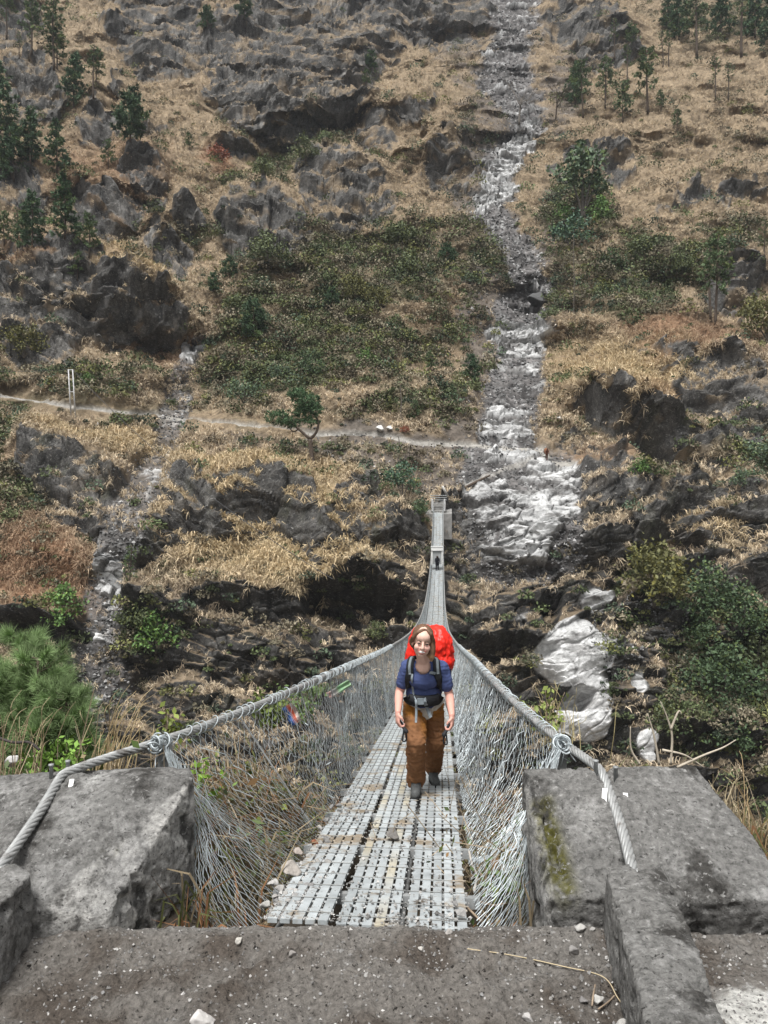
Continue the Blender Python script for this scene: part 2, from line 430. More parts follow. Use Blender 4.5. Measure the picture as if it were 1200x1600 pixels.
# ---- relief: big lumps along the line of sight, rock relief along the slope normal
lump = 15 * nz(52, 11, 3) + 8 * nz(24, 12, 3) + 5 * (nz(30, 13, 3, .8, 1.2, True) - .3)
spur = 9 * blob(110, 400, 190, 200, 0, .8, False) + 4 * blob(380, 820, 260, 120, 0, .8, False) + 5 * blob(1120, 640, 160, 120, 0, .8, False) + 4 * blob(960, 820, 120, 90, 0, .7, False) + 6 * blob(480, 110, 160, 120, 20, .8, False) + 4 * blob(420, 350, 90, 60, 0, .7, False)
boul = 3.0 * blob(893, 1015, 64, 50, 5, .5, False) + 2.0 * blob(912, 1110, 46, 50, -20, .5, False) + 2.5 * blob(800, 800, 110, 80, 12, .6, False) + 4.0 * blob(560, 870, 130, 55, 5, .5, False) + 4 * blob(250, 830, 120, 50, -15, .6, False) + 3 * blob(950, 790, 60, 80, 0, .6, False)
gul = 5.5 * stroke([(805, -100, 120), (810, 200, 100), (810, 450, 90), (805, 640, 95), (800, 700, 95)], .9, False) + 5 * stroke([(600, 190, 70), (430, 260, 60), (330, 400, 55), (290, 540, 50), (255, 680, 40), (160, 900, 40)], .9, False) + 2.5 * stroke([(1010, 720, 40), (985, 800, 40), (960, 930, 50)], .8, False)
near = np.clip((YB - 96) / 20, 0.25, 1.2)
RIDGES = [([(90, 30, 46), (180, 140, 46), (260, 205, 42), (345, 275, 34)], 5.5), ([(40, 190, 40), (150, 268, 40), (235, 292, 36), (305, 352, 30)], 4.5), ([(20, 385, 50), (160, 425, 50), (280, 470, 36)], 6), ([(400, -20, 60), (500, 80, 56), (570, 140, 46), (640, 200, 36)], 6),
          ([(200, 70, 50), (310, 95, 52), (410, 150, 48), (490, 178, 36)], 6.5), ([(730, 110, 50), (650, 210, 52), (560, 285, 48), (410, 345, 44)], 5.5), ([(1240, 215, 46), (1090, 295, 40), (950, 325, 34)], 4.5), ([(1260, 90, 60), (1100, 150, 56), (960, 220, 46)], 5), ([(1240, 560, 46), (1080, 556, 40), (900, 615, 34)], 5), ([(890, 600, 30), (1000, 640, 36), (1110, 700, 40), (1220, 765, 40)], 4.5), ([(1240, 640, 40), (1060, 670, 36), (930, 700, 26)], 4), ([(20, 690, 40), (110, 720, 50), (170, 790, 40)], 5)]
RAVINES = [([(650, 60, 40), (600, 110, 40), (530, 180, 42), (440, 222, 42), (370, 262, 40)], 5), ([(210, 150, 26), (280, 235, 30), (330, 300, 34)], 3.5), ([(120, 330, 30), (230, 350, 30), (300, 420, 34)], 3.5), ([(960, 200, 36), (1000, 330, 36), (960, 420, 36)], 3), ([(20, 640, 50), (10, 760, 60), (60, 900, 60)], 5), ([(900, 500, 24), (880, 620, 24), (900, 700, 24)], 3)]
for pts_, h_ in RIDGES:
    spur = spur + h_ * stroke(pts_, .95)
for pts_, h_ in RAVINES:
    spur = spur - h_ * stroke(pts_, .95)
toward = (lump * .8 + spur - gul) * near + boul
# keep ground below the far bridge head clear of the deck
clear = blob(684, 830, 60, 110, 0, .6, False)
toward = toward * (1 - clear) - 2.2 * clear
YC = YB - toward * .9
k = YC / YB
XC = X0 * k; ZC = CH + (np.repeat(Zr[:, None], len(GX), 1) - CH) * k
rn = nz(10, 21, 6, gain=.62)
SMOOTH = acc([(255, 180, 90, 30, 35, .5, 1), (300, 255, 45, 45, 30, .5, 1), (620, 120, 80, 45, -35, .5, 1), (520, 210, 50, 20, -30, .5, .8), (1100, 170, 150, 80, -15, .5, 1), (1130, 255, 110, 34, -15, .5, .9), (960, 570, 90, 40, 0, .5, .9), (1080, 510, 110, 30, 8, .5, 1), (240, 425, 50, 16, 20, .5, .8), (170, 295, 50, 12, 0, .5, .8), (60, 880, 90, 80, 0, .5, 1), (430, 745, 140, 24, 0, .5, 1), (150, 690, 90, 20, 0, .5, .8), (400, 870, 90, 40, 5, .5, .8)])
Rf = ROCK - .55 * SMOOTH + .85 * rn + .10 * nz(34, 22, 2)
Rf = Rf + .42 * np.maximum(sstep(10, -50, PX), sstep(1190, 1250, PX)) * (1 - ROCK)
Rm = sstep(.46, .58, Rf)
Wm = sstep(.50, .62, WHITE * .80 + .80 * nz(7.5, 24, 6, .5, 1.8, gain=.58) * (WHITE > .02) + .10 * nz(9, 25, 2))
Dm = np.maximum(sstep(.30, .75, GULLY + .75 * nz(9, 26, 6, gain=.62)), .8 * sstep(.35, .7, GULLY2 + .4 * nz(6, 27, 4)))
Sm = sstep(.35, .7, SOIL + .45 * nz(8, 28, 4))
Gm = sstep(.22, 1.0, GREEN * .72 + 1.0 * nz(11, 29, 6, gain=.62) + .45 * nz(26, 67, 3) + .4 * np.maximum(sstep(10, -50, PX), sstep(1190, 1250, PX)))
Tm = np.maximum(TRAIL, .6 * TRAIL2)
Rm = Rm * (1 - Tm)
ang = np.where(X0 < 10, -.36, .2) + .12 * nz(40, 30, 2)
XS = X0 * np.cos(ang) + S * np.sin(ang) + 1.4 * nz(9, 32, 3); YS = -X0 * np.sin(ang) + S * np.cos(ang) + 1.1 * nz(7, 33, 3)


def facet(lx, ly, seed):
    """Angular blocks: every cell is its own tilted plane."""
    x = XS / lx; y = YS / ly
    ix = np.floor(x); iy = np.floor(y); d1 = np.full(x.shape, 9.0); d2 = np.full(x.shape, 9.0); h = np.zeros(x.shape)
    for ax in (-1, 0, 1):
        for ay in (-1, 0, 1):
            r = [_hash(ix + ax, iy + ay, seed + s_) / 4294967296.0 for s_ in (0, 77, 155, 231, 309)]
            dx = ix + ax + r[0] - x; dy = iy + ay + r[1] - y
            d = np.hypot(dx, dy); c = d < d1
            d2 = np.where(c, d1, np.minimum(d2, d)); d1 = np.where(c, d, d1)
            h = np.where(c, r[2] - .5 + 1.5 * (r[3] - .5) * dx - (.25 + 1.5 * (r[4] - .5)) * dy, h)
    return h, d2 - d1


f1, g1 = facet(12, 4.8, 100); f2, g2 = facet(4.4, 1.7, 200); f3, g3 = facet(1.7, .72, 300)


def blur(A, k):
    for axis in (0, 1):
        c = np.cumsum(np.pad(A, [(k + 1, k) if a_ == axis else (0, 0) for a_ in (0, 1)], mode='edge'), axis=axis)
        n_ = 2 * k + 1
        A = (np.take(c, range(n_, c.shape[axis]), axis=axis) - np.take(c, range(0, c.shape[axis] - n_), axis=axis)) / n_
    return A


def step_face(M, k):
    """Bulge at the head of an outcrop, cut in at its foot: a steep face on the slope."""
    M = blur(M, max(2, k // 3))
    dn = np.roll(M, k, 0); up = np.roll(M, -k, 0); dn[:k] = M[:k]; up[-k:] = M[-k:]
    return dn - up


face = 2.2 * step_face(Rm, 21) + 1.0 * step_face(Rm, 8)
d1, d2, cid = worley(X0 / 3.4, S / 2.6, 36)
e1, e2, cid2 = worley(X0 / 1.0, S / .7, 39)
crk = nz(5, 40, 4, 1.6, .6, True)
q = (S + np.where(X0 < 10, .38, -.2) * X0 + 4.5 * nz(15, 31, 3)) / 7.5
led = q - np.floor(q); led = np.where(led < .8, led / .8, (1 - led) / .2)
rock_d = .3 + 1.9 * f1 + 1.1 * f2 + .42 * f3 - .4 * sstep(.07, .0, g1) - .3 * sstep(.1, .0, g2) + .3 * crk + 1.5 * (led - .5)
grass_d = .9 * nz(5.5, 42, 5, gain=.55) + 1.1 * (led - .5) * sstep(-.1, .4, nz(14, 43, 2)) + .8 * f1 + .4 * f2 + .3 * nz(1.5, 44, 2, 1, 1.5)
scree_d = .35 * f2 + .35 * (cid2 - .5) + .55 * nz(3, 45, 4) - .6
white_d = .5 + 1.25 * f2 + .7 * f3 + 1.0 * f1 - .45 * sstep(.05, 0, g1) - .5 * sstep(.12, 0, g2)
disp = grass_d * (1 - Rm) + rock_d * Rm + face * (1 - Dm)
disp = disp * (1 - Dm) + scree_d * Dm
disp = disp * (1 - .6 * Sm * (1 - Rm))
white_d = white_d * (1 - .6 * sstep(950, 985, PY))
disp = disp * (1 - Wm) + (white_d * .8 + .2 * disp) * Wm
disp = disp * (1 - Tm) - .35 * Tm
dr_ = blur(disp, 1); disp = disp + (dr_ - disp) * .5 * Rm
disp -= 5.5 * sstep(.3, .8, CAVE + .35 * nz(4, 48, 4)) * np.clip(YB / 100, .5, 1.3)
sc_ = np.clip(YB / 130, .8, 1.15)
disp = disp * sc_
HX = XC + .25 * nz(2.5, 49, 2) * Rm
HY = YC + disp * NY[:, None]; HZ = ZC + disp * NZ[:, None]
HV = np.stack([HX, HY, HZ], -1)
du = np.gradient(HV, axis=1); dv = np.gradient(HV, axis=0)
HN = np.cross(du, dv); HN /= np.linalg.norm(HN, axis=2, keepdims=True) + 1e-9
flat = np.maximum(sstep(.52, .72, blur(HN[..., 2], 1) + .25 * nz(2.5, 51, 4)), .9 * sstep(.14, .3, nz(5, 52, 5, .6, 1.5)) * (1 - .85 * sstep(700, 780, PY)))         # grass gets a hold only on the ledges
Gr = (1 - .6 * sstep(870, 930, wy)) * (1 - Rm * (1 - .75 * flat)) * (1 - Dm) * (1 - Wm) * (1 - .75 * Sm) * (1 - Tm)


def lerp(a, b, t):
    return a + (np.asarray(b) - a) * t[..., None]


v1 = (nz(5, 61, 4) * .5 + .5)[..., None]; v2 = (nz(1.3, 62, 3) * .5 + .5)[..., None]; v3 = sstep(.1, .5, nz(4, 63, 4, 1.3, .7))
CG = np.array([.215, .165, .110]) * (.6 + .8 * v1) * (.75 + .5 * v2)                       # dry grass thatch
CG = lerp(CG, [.27, .185, .085], .6 * GOLD * v2[..., 0]); CG = lerp(CG, [.19, .095, .052], .7 * RUST)
CG = lerp(CG, np.array([.085, .08, .05]), .8 * Gm)
CR = np.array([.092, .088, .083]) * (.4 + 1.2 * v1) * (.5 + 1.0 * v2)                       # dark gneiss
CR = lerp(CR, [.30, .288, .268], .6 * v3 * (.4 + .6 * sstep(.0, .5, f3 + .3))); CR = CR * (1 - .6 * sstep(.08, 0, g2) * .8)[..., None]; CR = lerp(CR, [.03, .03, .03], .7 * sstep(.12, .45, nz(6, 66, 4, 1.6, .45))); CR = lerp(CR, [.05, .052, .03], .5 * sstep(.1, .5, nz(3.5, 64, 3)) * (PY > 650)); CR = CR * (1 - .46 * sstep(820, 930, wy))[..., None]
CS = np.array([.11, .096, .085]) * (.7 + .6 * v1) * (.7 + .6 * v2)                       # bare earth
CD = np.array([.125, .118, .115]) * (.25 + 1.1 * v1) * (.5 + 1.1 * cid2[..., None])          # rubble
CD = lerp(CD, [.31, .31, .305], .65 * sstep(.22, .36, nz(3.2, 58, 4, 2.2, .5))); CD = CD * (1 - .55 * sstep(.15, .4, nz(5, 59, 4, 1.6, .6)))[..., None]; CD = lerp(CD, [.38, .38, .38], .8 * sstep(.86, .93, cid2) * sstep(.3, 0.1, e1))
CW = np.array([.52, .52, .515]) * (.50 + .75 * v1) * (1 + .22 * sstep(960, 1000, PY))[..., None]
crk_w = 1 - .75 * sstep(950, 985, PY)
CW = CW * (1 - .6 * crk_w * sstep(.05, .0, g1))[..., None] * (1 - .55 * crk_w * sstep(.09, .0, g2))[..., None] * (1 - .35 * crk_w * sstep(.12, .0, g3))[..., None]; CW = lerp(CW, [.17, .165, .16], .9 * (1 - .25 * sstep(950, 985, PY)) * sstep(.02, .20, nz(3.4, 65, 6, .40, 2.2, gain=.62)))
CT = np.array([.29, .275, .25]) * (.8 + .4 * v2)
HC = lerp(CG, CS, .85 * Sm); HC = HC * (1 - (Rm * (1 - .8 * flat))[..., None]) + CR * (Rm * (1 - .8 * flat))[..., None]
HC = lerp(HC, 0, 0 * Dm); HC = HC * (1 - Dm[..., None]) + CD * Dm[..., None]
HC = HC * (1 - Wm[..., None]) + CW * Wm[..., None]; HC = HC * (1 - Tm[..., None]) + CT * Tm[..., None]
HC = np.clip(HC, .012, .8)

m_hill = mat('mountain_ground', attr=True, rough=.95, var=.45, scale=1.1, bump=.55, bscale=1.6, dist=.5, spec=.15)
def rock_grain(m):
    # lichen and cracks only where the attribute says bare rock; 3-D noise so steep faces are not streaked
    nt = m.node_tree; N = nt.nodes; L = nt.links; b = N['Principled BSDF']; src = b.inputs['Base Color'].links[0].from_socket
    a = N.new('ShaderNodeAttribute'); a.attribute_name = 'rock'; tc = N.new('ShaderNodeTexCoord'); col = src
    for sc_n, lo, hi, c2, amt in ((1.6, .56, .66, (.28, .268, .248), .45), (.55, .52, .64, (.030, .030, .030), .7), (2.2, .52, .62, (.035, .034, .033), .75), (3.4, .57, .66, (.36, .35, .33), .6)):
        t = N.new('ShaderNodeTexNoise'); t.inputs['Scale'].default_value = sc_n; t.inputs['Detail'].default_value = 6; t.inputs['Roughness'].default_value = .7; t.inputs['Distortion'].default_value = .6
        L.new(tc.outputs['Object'], t.inputs['Vector'])
        r = N.new('ShaderNodeMapRange'); r.inputs[1].default_value = lo; r.inputs[2].default_value = hi; r.inputs[4].default_value = amt; L.new(t.outputs['Fac'], r.inputs[0])
        mu = N.new('ShaderNodeMath'); mu.operation = 'MULTIPLY'; L.new(r.outputs[0], mu.inputs[0]); L.new(a.outputs['Fac'], mu.inputs[1])
        mx = N.new('ShaderNodeMix'); mx.data_type = 'RGBA'; L.new(mu.outputs[0], mx.inputs[0]); L.new(col, mx.inputs[6]); mx.inputs[7].default_value = (*c2, 1); col = mx.outputs[2]
    L.new(col, b.inputs['Base Color'])


rock_grain(m_hill)
nr, nc = PX.shape; idx = np.arange(nr * nc).reshape(nr, nc)
mb = MB(); mb.add(HV.reshape(-1, 3), np.stack([idx[:-1, :-1], idx[:-1, 1:], idx[1:, 1:], idx[1:, :-1]], -1).reshape(-1, 4), HC.reshape(-1, 3))
hill_o = mb.build('mountain_terrain', m_hill, None, True)
ra = hill_o.data.attributes.new('rock', 'FLOAT', 'POINT'); ra.data.foreach_set('value', (Rm * (1 - .8 * flat) * (1 - Wm) * (1 - Dm) * (1 - .35 * sstep(820, 930, wy))).astype(np.float32).ravel())
fm = np.maximum(Rm, Wm); fm = (fm[:-1, :-1] < .5).ravel(); hill_o.data.polygons.foreach_set('use_smooth', fm)
tag(hill_o, 'steep rocky valley side with dry grass ledges and a pale rockslide', 'hillside', kind='structure')

HF = HV.reshape(-1, 3); HNF = HN.reshape(-1, 3)
SPX = 600 + F * HF[:, 0] / HF[:, 1]; SPY = 800 - F * (HF[:, 2] - CH) / HF[:, 1]


def on_hill(px, py, tol=4.5):
    m = np.nonzero((np.abs(SPX - px) < tol) & (np.abs(SPY - py) < tol))[0]
    if len(m) == 0:
        return on_hill(px, py, tol * 2)
    return HF[m[np.argmin(HF[m, 1])]].copy()


# ---- dry grass clumps over the slope
def pick(prob, n, lim=(-180, 1380, -120, 1330)):
    p = (prob * ((PX > lim[0]) & (PX < lim[1]) & (PY > lim[2]) & (PY < lim[3]))).ravel()
    c = np.cumsum(p); return np.searchsorted(c, rng.random(n) * c[-1])


inb = ((PX > -60) & (PX < 1260) & (PY > -60)).astype(float) * .85 + .15
Tw = np.clip(blur(TRAIL, 5) * 6, 0, 1); Tw = np.maximum(Tw, np.maximum(np.roll(Tw, -5, 0), np.roll(Tw, 5, 0)) * .8)
gid = pick(Gr * (1 - Tw) * (1 - .6 * Gm) * (.25 + sstep(-.2, .4, nz(7, 71, 3))) * inb * (1 + .6 * GOLD), 95000)
gc = np.array([.68, .565, .41]) * rng.uniform(.55, 1.2, (len(gid), 1))
gt = rng.random(len(gid))[:, None]
gc = np.where(gt < .30, gc * [.42, .41, .42], gc)
fl = lambda A: A.ravel()[gid][:, None]
gc = gc * (1 - fl(GOLD) * .5) + np.array([.60, .46, .24]) * fl(GOLD) * .5 * rng.uniform(.7, 1.15, (len(gid), 1))
gc = gc * (1 - fl(RUST) * .65) + np.array([.26, .13, .065]) * fl(RUST) * .65
gc = gc * (1 - fl(Gm) * .6) + np.array([.14, .13, .06]) * fl(Gm) * .6
gs = rng.uniform(.7, 1.5, len(gid)) * np.clip(.78 - (HF[gid, 1] - 100) / 900, .6, .78) * (1 + .35 * fl(GOLD)[:, 0])
gp = HF[gid] + rng.normal(size=(len(gid), 3)) * .12
m_dry = mat('dry_grass', attr=True, rough=.9, var=.15, scale=2, spec=.1)
mb = MB(); mb.add(*tufts(gp, HNF[gid], gs, gc, 10, .075, .6, .55, .5))
tag(mb.build('dry_grass', m_dry), 'tan tufts of dry grass over the mountain side', 'grass', kind='stuff')

# ---- low scrub that reads as one mass
sid = pick((Gm * (1 - .75 * Rm) * (1 - Wm) * (1 - Dm) + .05 * Gr + .10 * Sm * (1 - Dm) + (.03 * Rm * (1 - flat) * (PY > 850)) * (1 - Wm)) * inb * (1 - Tw), 8000)
n = len(sid); L = 110
sr = rng.uniform(.35, 1.0, n) ** 2 * 2.5 * np.clip(HF[sid, 1] / 130, .75, 1.3)
off = rng.normal(size=(n, L, 3)); off /= np.linalg.norm(off, axis=2, keepdims=True); off *= rng.uniform(.45, 1.0, (n, L, 1)); off[..., 2] = np.abs(off[..., 2]) * .9
C = (HF[sid] + HNF[sid] * .1)[:, None, :] + off * sr[:, None, None]
pal = np.array([[.105, .118, .058], [.08, .098, .05], [.15, .155, .06], [.16, .145, .10], [.07, .095, .062], [.2, .175, .125], [.13, .11, .075], [.095, .12, .055]]) * 1.1
sc = pal[rng.integers(0, len(pal), n)] * rng.uniform(.5, 1.4, (n, 1))
V, f, c = leaves(C.reshape(-1, 3), np.repeat(sr, L) ** .5 * .19, np.repeat(sc, L, 0) * rng.uniform(.84, 1.16, (n * L, 1)), 1.7)
m_scrub = mat('scrub_leaves', attr=True, rough=.85, var=.15, scale=2, spec=.15)
mb = MB(); mb.add(V, f, c)
tag(mb.build('scrub', m_scrub), 'low grey green scrub covering the hollows of the slope', 'scrub', kind='stuff')

# ---- loose stones of the slide
rid = pick((Dm * (1 - .93 * Wm) + .12 * Sm + .5 * acc([(970, 1000, 50, 50, 0, .4, 1), (1020, 965, 80, 30, 20, .4, 1)])) * inb, 9000)
n = len(rid); octb = np.array([[1, 0, 0], [-1, 0, 0], [0, 1, 0], [0, -1, 0], [0, 0, 1], [0, 0, -1]], float)
oct_f = np.array([[0, 2, 4], [2, 1, 4], [1, 3, 4], [3, 0, 4], [2, 0, 5], [1, 2, 5], [3, 1, 5], [0, 3, 5]])
rs = rng.uniform(.08, .30, (n, 1, 1)) ** 1.0 * np.clip(HF[rid, 1] / 120, .8, 1.5)[:, None, None]
V = HF[rid][:, None, :] + octb[None] * rs * rng.uniform(.5, 1.4, (n, 6, 1)) + rng.normal(size=(n, 6, 3)) * rs * .25
c = np.where(rng.random((n, 1)) < .16, .42, .14) * rng.uniform(.5, 1.2, (n, 1)) * np.array([1, .985, .97])
mb = MB(); mb.add(V.reshape(-1, 3), (oct_f[None] + (np.arange(n) * 6)[:, None, None]).reshape(-1, 3), np.repeat(c, 6, 0))
m_rub = mat('rubble_stone', attr=True, rough=.9, var=.25, scale=3, spec=.15)
tag(mb.build('rubble', m_rub), 'loose grey stones strewn down the slide', 'rubble', kind='stuff')
# ================================================================== near side: landing, bank, concrete
def zdeck(s):
    return np.polyval([-9.64892515e-08, 2.22505631e-05, 8.39194972e-04, -1.70122149e-01, 0.0], s)


S_END = 93.3
PHI = math.atan(.0745); RGT = np.array([math.cos(PHI), -math.sin(PHI), 0.0])


def axis(s):
    s = np.asarray(s, float)
    return np.stack([-.082 + .0745 * s, 3.67 + s, zdeck(s)], -1)


def zbank(x, y):
    b = -.40 - .20 * np.clip(y - 3.9, 0, 3.6) - .8 * np.maximum(y - 7.5, 0) - .012 * np.maximum(y - 8, 0) ** 2
    b = b + .50 * np.exp(-(((x + 2.6) / 1.5) ** 2) - ((y - 5.0) / 1.3) ** 2)
    b = b + .35 * np.exp(-(((x + 1.2) / .6) ** 2) - ((y - 5.4) / 1.2) ** 2)
    b = b + .45 * np.exp(-(((x - 1.6) / .8) ** 2) - ((y - 4.7) / .7) ** 2)
    b = b - .35 * np.maximum(np.abs(x - .2) - 2.5, 0) * (y > -50) * .5
    b = b + .5 * fbm(x / 1.6, y / 1.6, 301, 5) * np.clip((y - 3.4) * 1.2, .15, 1) + 1.2 * fbm(x / 9, y / 9, 305, 3) * np.clip((y - 6) / 8, 0, 1)
    return np.maximum(b, -45)


m_bank = mat('bank_earth', (.075, .062, .048), .95, var=.45, scale=3, bump=.5, bscale=9, dist=.05, layers=[(1.5, .5, .68, (.15, .115, .07), (1, 1, 1))])
gx = np.concatenate([np.linspace(-70, -8, 50), np.linspace(-7.8, 7.8, 180), np.linspace(8, 70, 50)])
gy = np.concatenate([np.linspace(-30, 3.3, 30), np.linspace(3.4, 12, 130), np.linspace(12.3, 80, 90)])
BX, BY = np.meshgrid(gx, gy); ii = np.arange(BX.size).reshape(BX.shape)
mb = MB(); mb.add(np.stack([BX, BY, zbank(BX, BY) - .35 * (BY < 3.72)], -1).reshape(-1, 3), np.stack([ii[:-1, :-1], ii[:-1, 1:], ii[1:, 1:], ii[1:, :-1]], -1).reshape(-1, 4))
tag(mb.build('near_bank', m_bank, None, True), 'earth bank falling from the landing into the gorge', 'bank', kind='structure')


# ---- landing floor: trodden mud and grit on a concrete slab
def zland(x, y):
    z = .055 * fbm(x / .6, y / .6, 311, 3) + .055 * fbm(x / .17, y / .17, 312, 4) + .014 * fbm(x / .05, y / .05, 314, 3)
    z = z + .050 * np.maximum(fbm(x / .11, y / .09, 317, 4) - .12, 0) + .024 * np.maximum(fbm(x / .035, y / .035, 319, 3) - .1, 0)
    edge = np.clip((3.69 - y) / .25, 0, 1)
    z = z * (.25 + .75 * edge) - .03 * (1 - edge)
    z = z + .05 * np.clip((2.9 - y) / .6, 0, 1) * np.exp(-((x + .3) / .9) ** 2)
    slab = sstep(1.35, 1.45, x) * (1 - edge * 0)
    z = z * (1 - .8 * slab * sstep(3.5, 3.3, y)) - .02
    # spalled lip
    return z + .045 * np.exp(-((y - 3.58) / .12) ** 2) - .05 * sstep(3.66 + .12 * fbm(x / .13, x * 0, 318, 4), 3.765, y)


lx = np.linspace(-2.3, 2.3, 760); ly = np.linspace(2.1, 3.78, 380)
LX, LY = np.meshgrid(lx, ly); LZ = zland(LX, LY)
ii = np.arange(LX.size).reshape(LX.shape)
mud = sstep(-.12, .25, fbm(LX / .5, LY / .5, 321, 5)); grit = sstep(.1, .5, fbm(LX / .22, LY / .22, 325, 4))
pale = np.maximum(sstep(3.50, 3.66, LY + .10 * fbm(LX / .2, LY / .2, 327, 4)), .6 * sstep(.1, .35, fbm(LX / .35, LY / .35, 328, 4) + .5 * np.exp(-((LX - .6) / .35) ** 2 - ((LY - 3.2) / .5) ** 2) - .2))
wpat = sstep(.42, .62, np.exp(-((LX - 1.55) / .30) ** 2 - ((LY - 3.03) / .22) ** 2) + .35 * fbm(LX / .12, LY / .12, 331, 4))
LC = lerp(np.ones(LX.shape + (3,)) * np.array([.195, .180, .163]), [.108, .091, .077], mud); LC = lerp(LC, [.20, .19, .178], .5 * grit * (1 - mud)); LC = lerp(LC, [.24, .23, .215], .6 * pale)
LC = lerp(LC, [.62, .61, .58], wpat)
m_land = mat('landing_mud', attr=True, rough=.95, var=.5, scale=40, bump=1.0, bscale=45, dist=.035, spec=.15, layers=[(45, .57, .66, (.025, .022, .02), (1, 1, 1)), (60, .66, .72, (.36, .34, .32), (1, 1, 1))])
mb = MB(); mb.add(np.stack([LX, LY, LZ], -1).reshape(-1, 3), np.stack([ii[:-1, :-1], ii[:-1, 1:], ii[1:, 1:], ii[1:, :-1]], -1).reshape(-1, 4), LC.reshape(-1, 3))
lo = np.arange(760)            # slab face towards the gorge
lip = np.stack([lx, np.full(760, 3.78), LZ[-1]], -1); low = np.stack([lx, np.full(760, 3.76), np.full(760, -.75)], -1)
mb.add(np.concatenate([low, lip]), np.stack([lo[:-1], lo[1:], lo[1:] + 760, lo[:-1] + 760], -1), (.22, .215, .205))
mb.add(*box((0, -6.4, -.3), (16, 17.0, .5)), (.10, .085, .075))
tag(mb.build('ground', m_land, None, True), 'muddy concrete landing strewn with grit in front of the bridge', 'ground', kind='structure')


def ground_z(x, y):
    return float(zland(np.array([x]), np.array([y]))[0])


# ---- concrete shapes: hull -> voxel surface -> weathered
def hull_shape(pts, voxel, rough_, seed, smooth=6, big=.012, chip=False):
    import bmesh
    bm = bmesh.new()
    for p in pts:
        bm.verts.new([float(q) for q in p])
    bmesh.ops.convex_hull(bm, input=bm.verts)
    bm.verts.ensure_lookup_table()
    bmesh.ops.delete(bm, geom=[v for v in bm.verts if not v.link_faces], context='VERTS')
    bmesh.ops.triangulate(bm, faces=bm.faces); bm.verts.index_update()
    t = MB(); t.add([v.co[:] for v in bm.verts], [tuple(v.index for v in f.verts) for f in bm.faces]); bm.free()
    V, f, N = remesh(t, voxel, smooth)
    d = big * noise3(V, .35, seed, 3) + rough_ * noise3(V, .07, seed + 5, 4) + rough_ * .6 * noise3(V, .025, seed + 9, 3)
    if chip:
        d = d - .028 * sstep(.16, .34, noise3(V, .16, seed + 21, 3)) - .012 * sstep(.2, .4, noise3(V, .05, seed + 23, 2))
    return V + N * d[:, None], f, N


m_conc = mat('weathered_concrete', attr=True, rough=.95, var=.55, scale=30, bump=1.0, bscale=40, dist=.03, spec=.15,
             layers=[(3.2, .50, .66, (.30, .295, .285), (1, 1, 1)), (2.2, .53, .64, (.06, .057, .053), (1, 1, .6)), (34, .56, .66, (.30, .295, .285), (1, 1, 1)), (48, .57, .68, (.045, .043, .041), (1, 1, 1))])


def concrete(name, hulls, voxel, seed, colour, label, cat, extra=None):
    mb = MB()
    for h in hulls:
        V, f, N = hull_shape(h, voxel, .009, seed, 1, .012, True)
        c = np.tile(np.array(colour), (len(V), 1))
        if extra is not None:
            V, c = extra(V, N, c)
        mb.add(V, f, c)
    o = mb.build(name, m_conc, None, True)
    return tag(o, label, cat)


def seg_d(V, a, b):
    a = np.asarray(a); b = np.asarray(b); t = np.clip(((V - a) @ (b - a)) / ((b - a) @ (b - a)), 0, 1)
    return np.linalg.norm(V - a - t[:, None] * (b - a), axis=1), t


def left_extra(V, N, c):
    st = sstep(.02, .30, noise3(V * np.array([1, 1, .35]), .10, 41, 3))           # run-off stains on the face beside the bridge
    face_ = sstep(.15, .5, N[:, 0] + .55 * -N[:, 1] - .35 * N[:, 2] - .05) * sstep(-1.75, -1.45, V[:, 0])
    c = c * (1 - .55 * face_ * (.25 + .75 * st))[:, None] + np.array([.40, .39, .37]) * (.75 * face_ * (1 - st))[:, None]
    d, t = seg_d(V, P(255, 1222, 4.24), P(160, 1360, 3.78))
    V = V - N * (.028 * np.exp(-(d / .045) ** 2))[:, None]
    d2, t2 = seg_d(V, P(140, 1360, 3.78), P(178, 1333, 3.84))
    mo = np.exp(-(d2 / .035) ** 2) * sstep(-.1, .2, noise3(V, .03, 45, 3))
    c = c + (np.array([.075, .075, .018]) - c) * (.9 * np.clip(mo * 1.3, 0, 1))[:, None]
    pl = np.exp(-(seg_d(V, P(150, 1215, 4.3), P(120, 1300, 3.98))[0] / .10) ** 2)
    c = c + (np.array([.40, .395, .38]) - c) * (.85 * pl)[:, None]
    return V, c


concrete('anchor_block', [[P(-120, 1260, 4.25), P(-120, 1218, 4.7), P(60, 1207, 4.45), P(168, 1203, 4.42), P(298, 1197, 4.42), P(226, 1213, 4.18), P(304, 1212, 4.2), P(305, 1460, 4.22), P(168, 1432, 3.60), P(48, 1424, 3.52), P(-120, 1420, 3.50), P(168, 1480, 3.60), P(48, 1480, 3.52), P(-120, 1480, 3.5), P(-120, 1480, 4.7), P(300, 1500, 4.5)]],
         .014, 11, (.185, .181, .173), 'sloping grey concrete block left of the deck, streaked dark on its inner face', 'concrete block', left_extra)


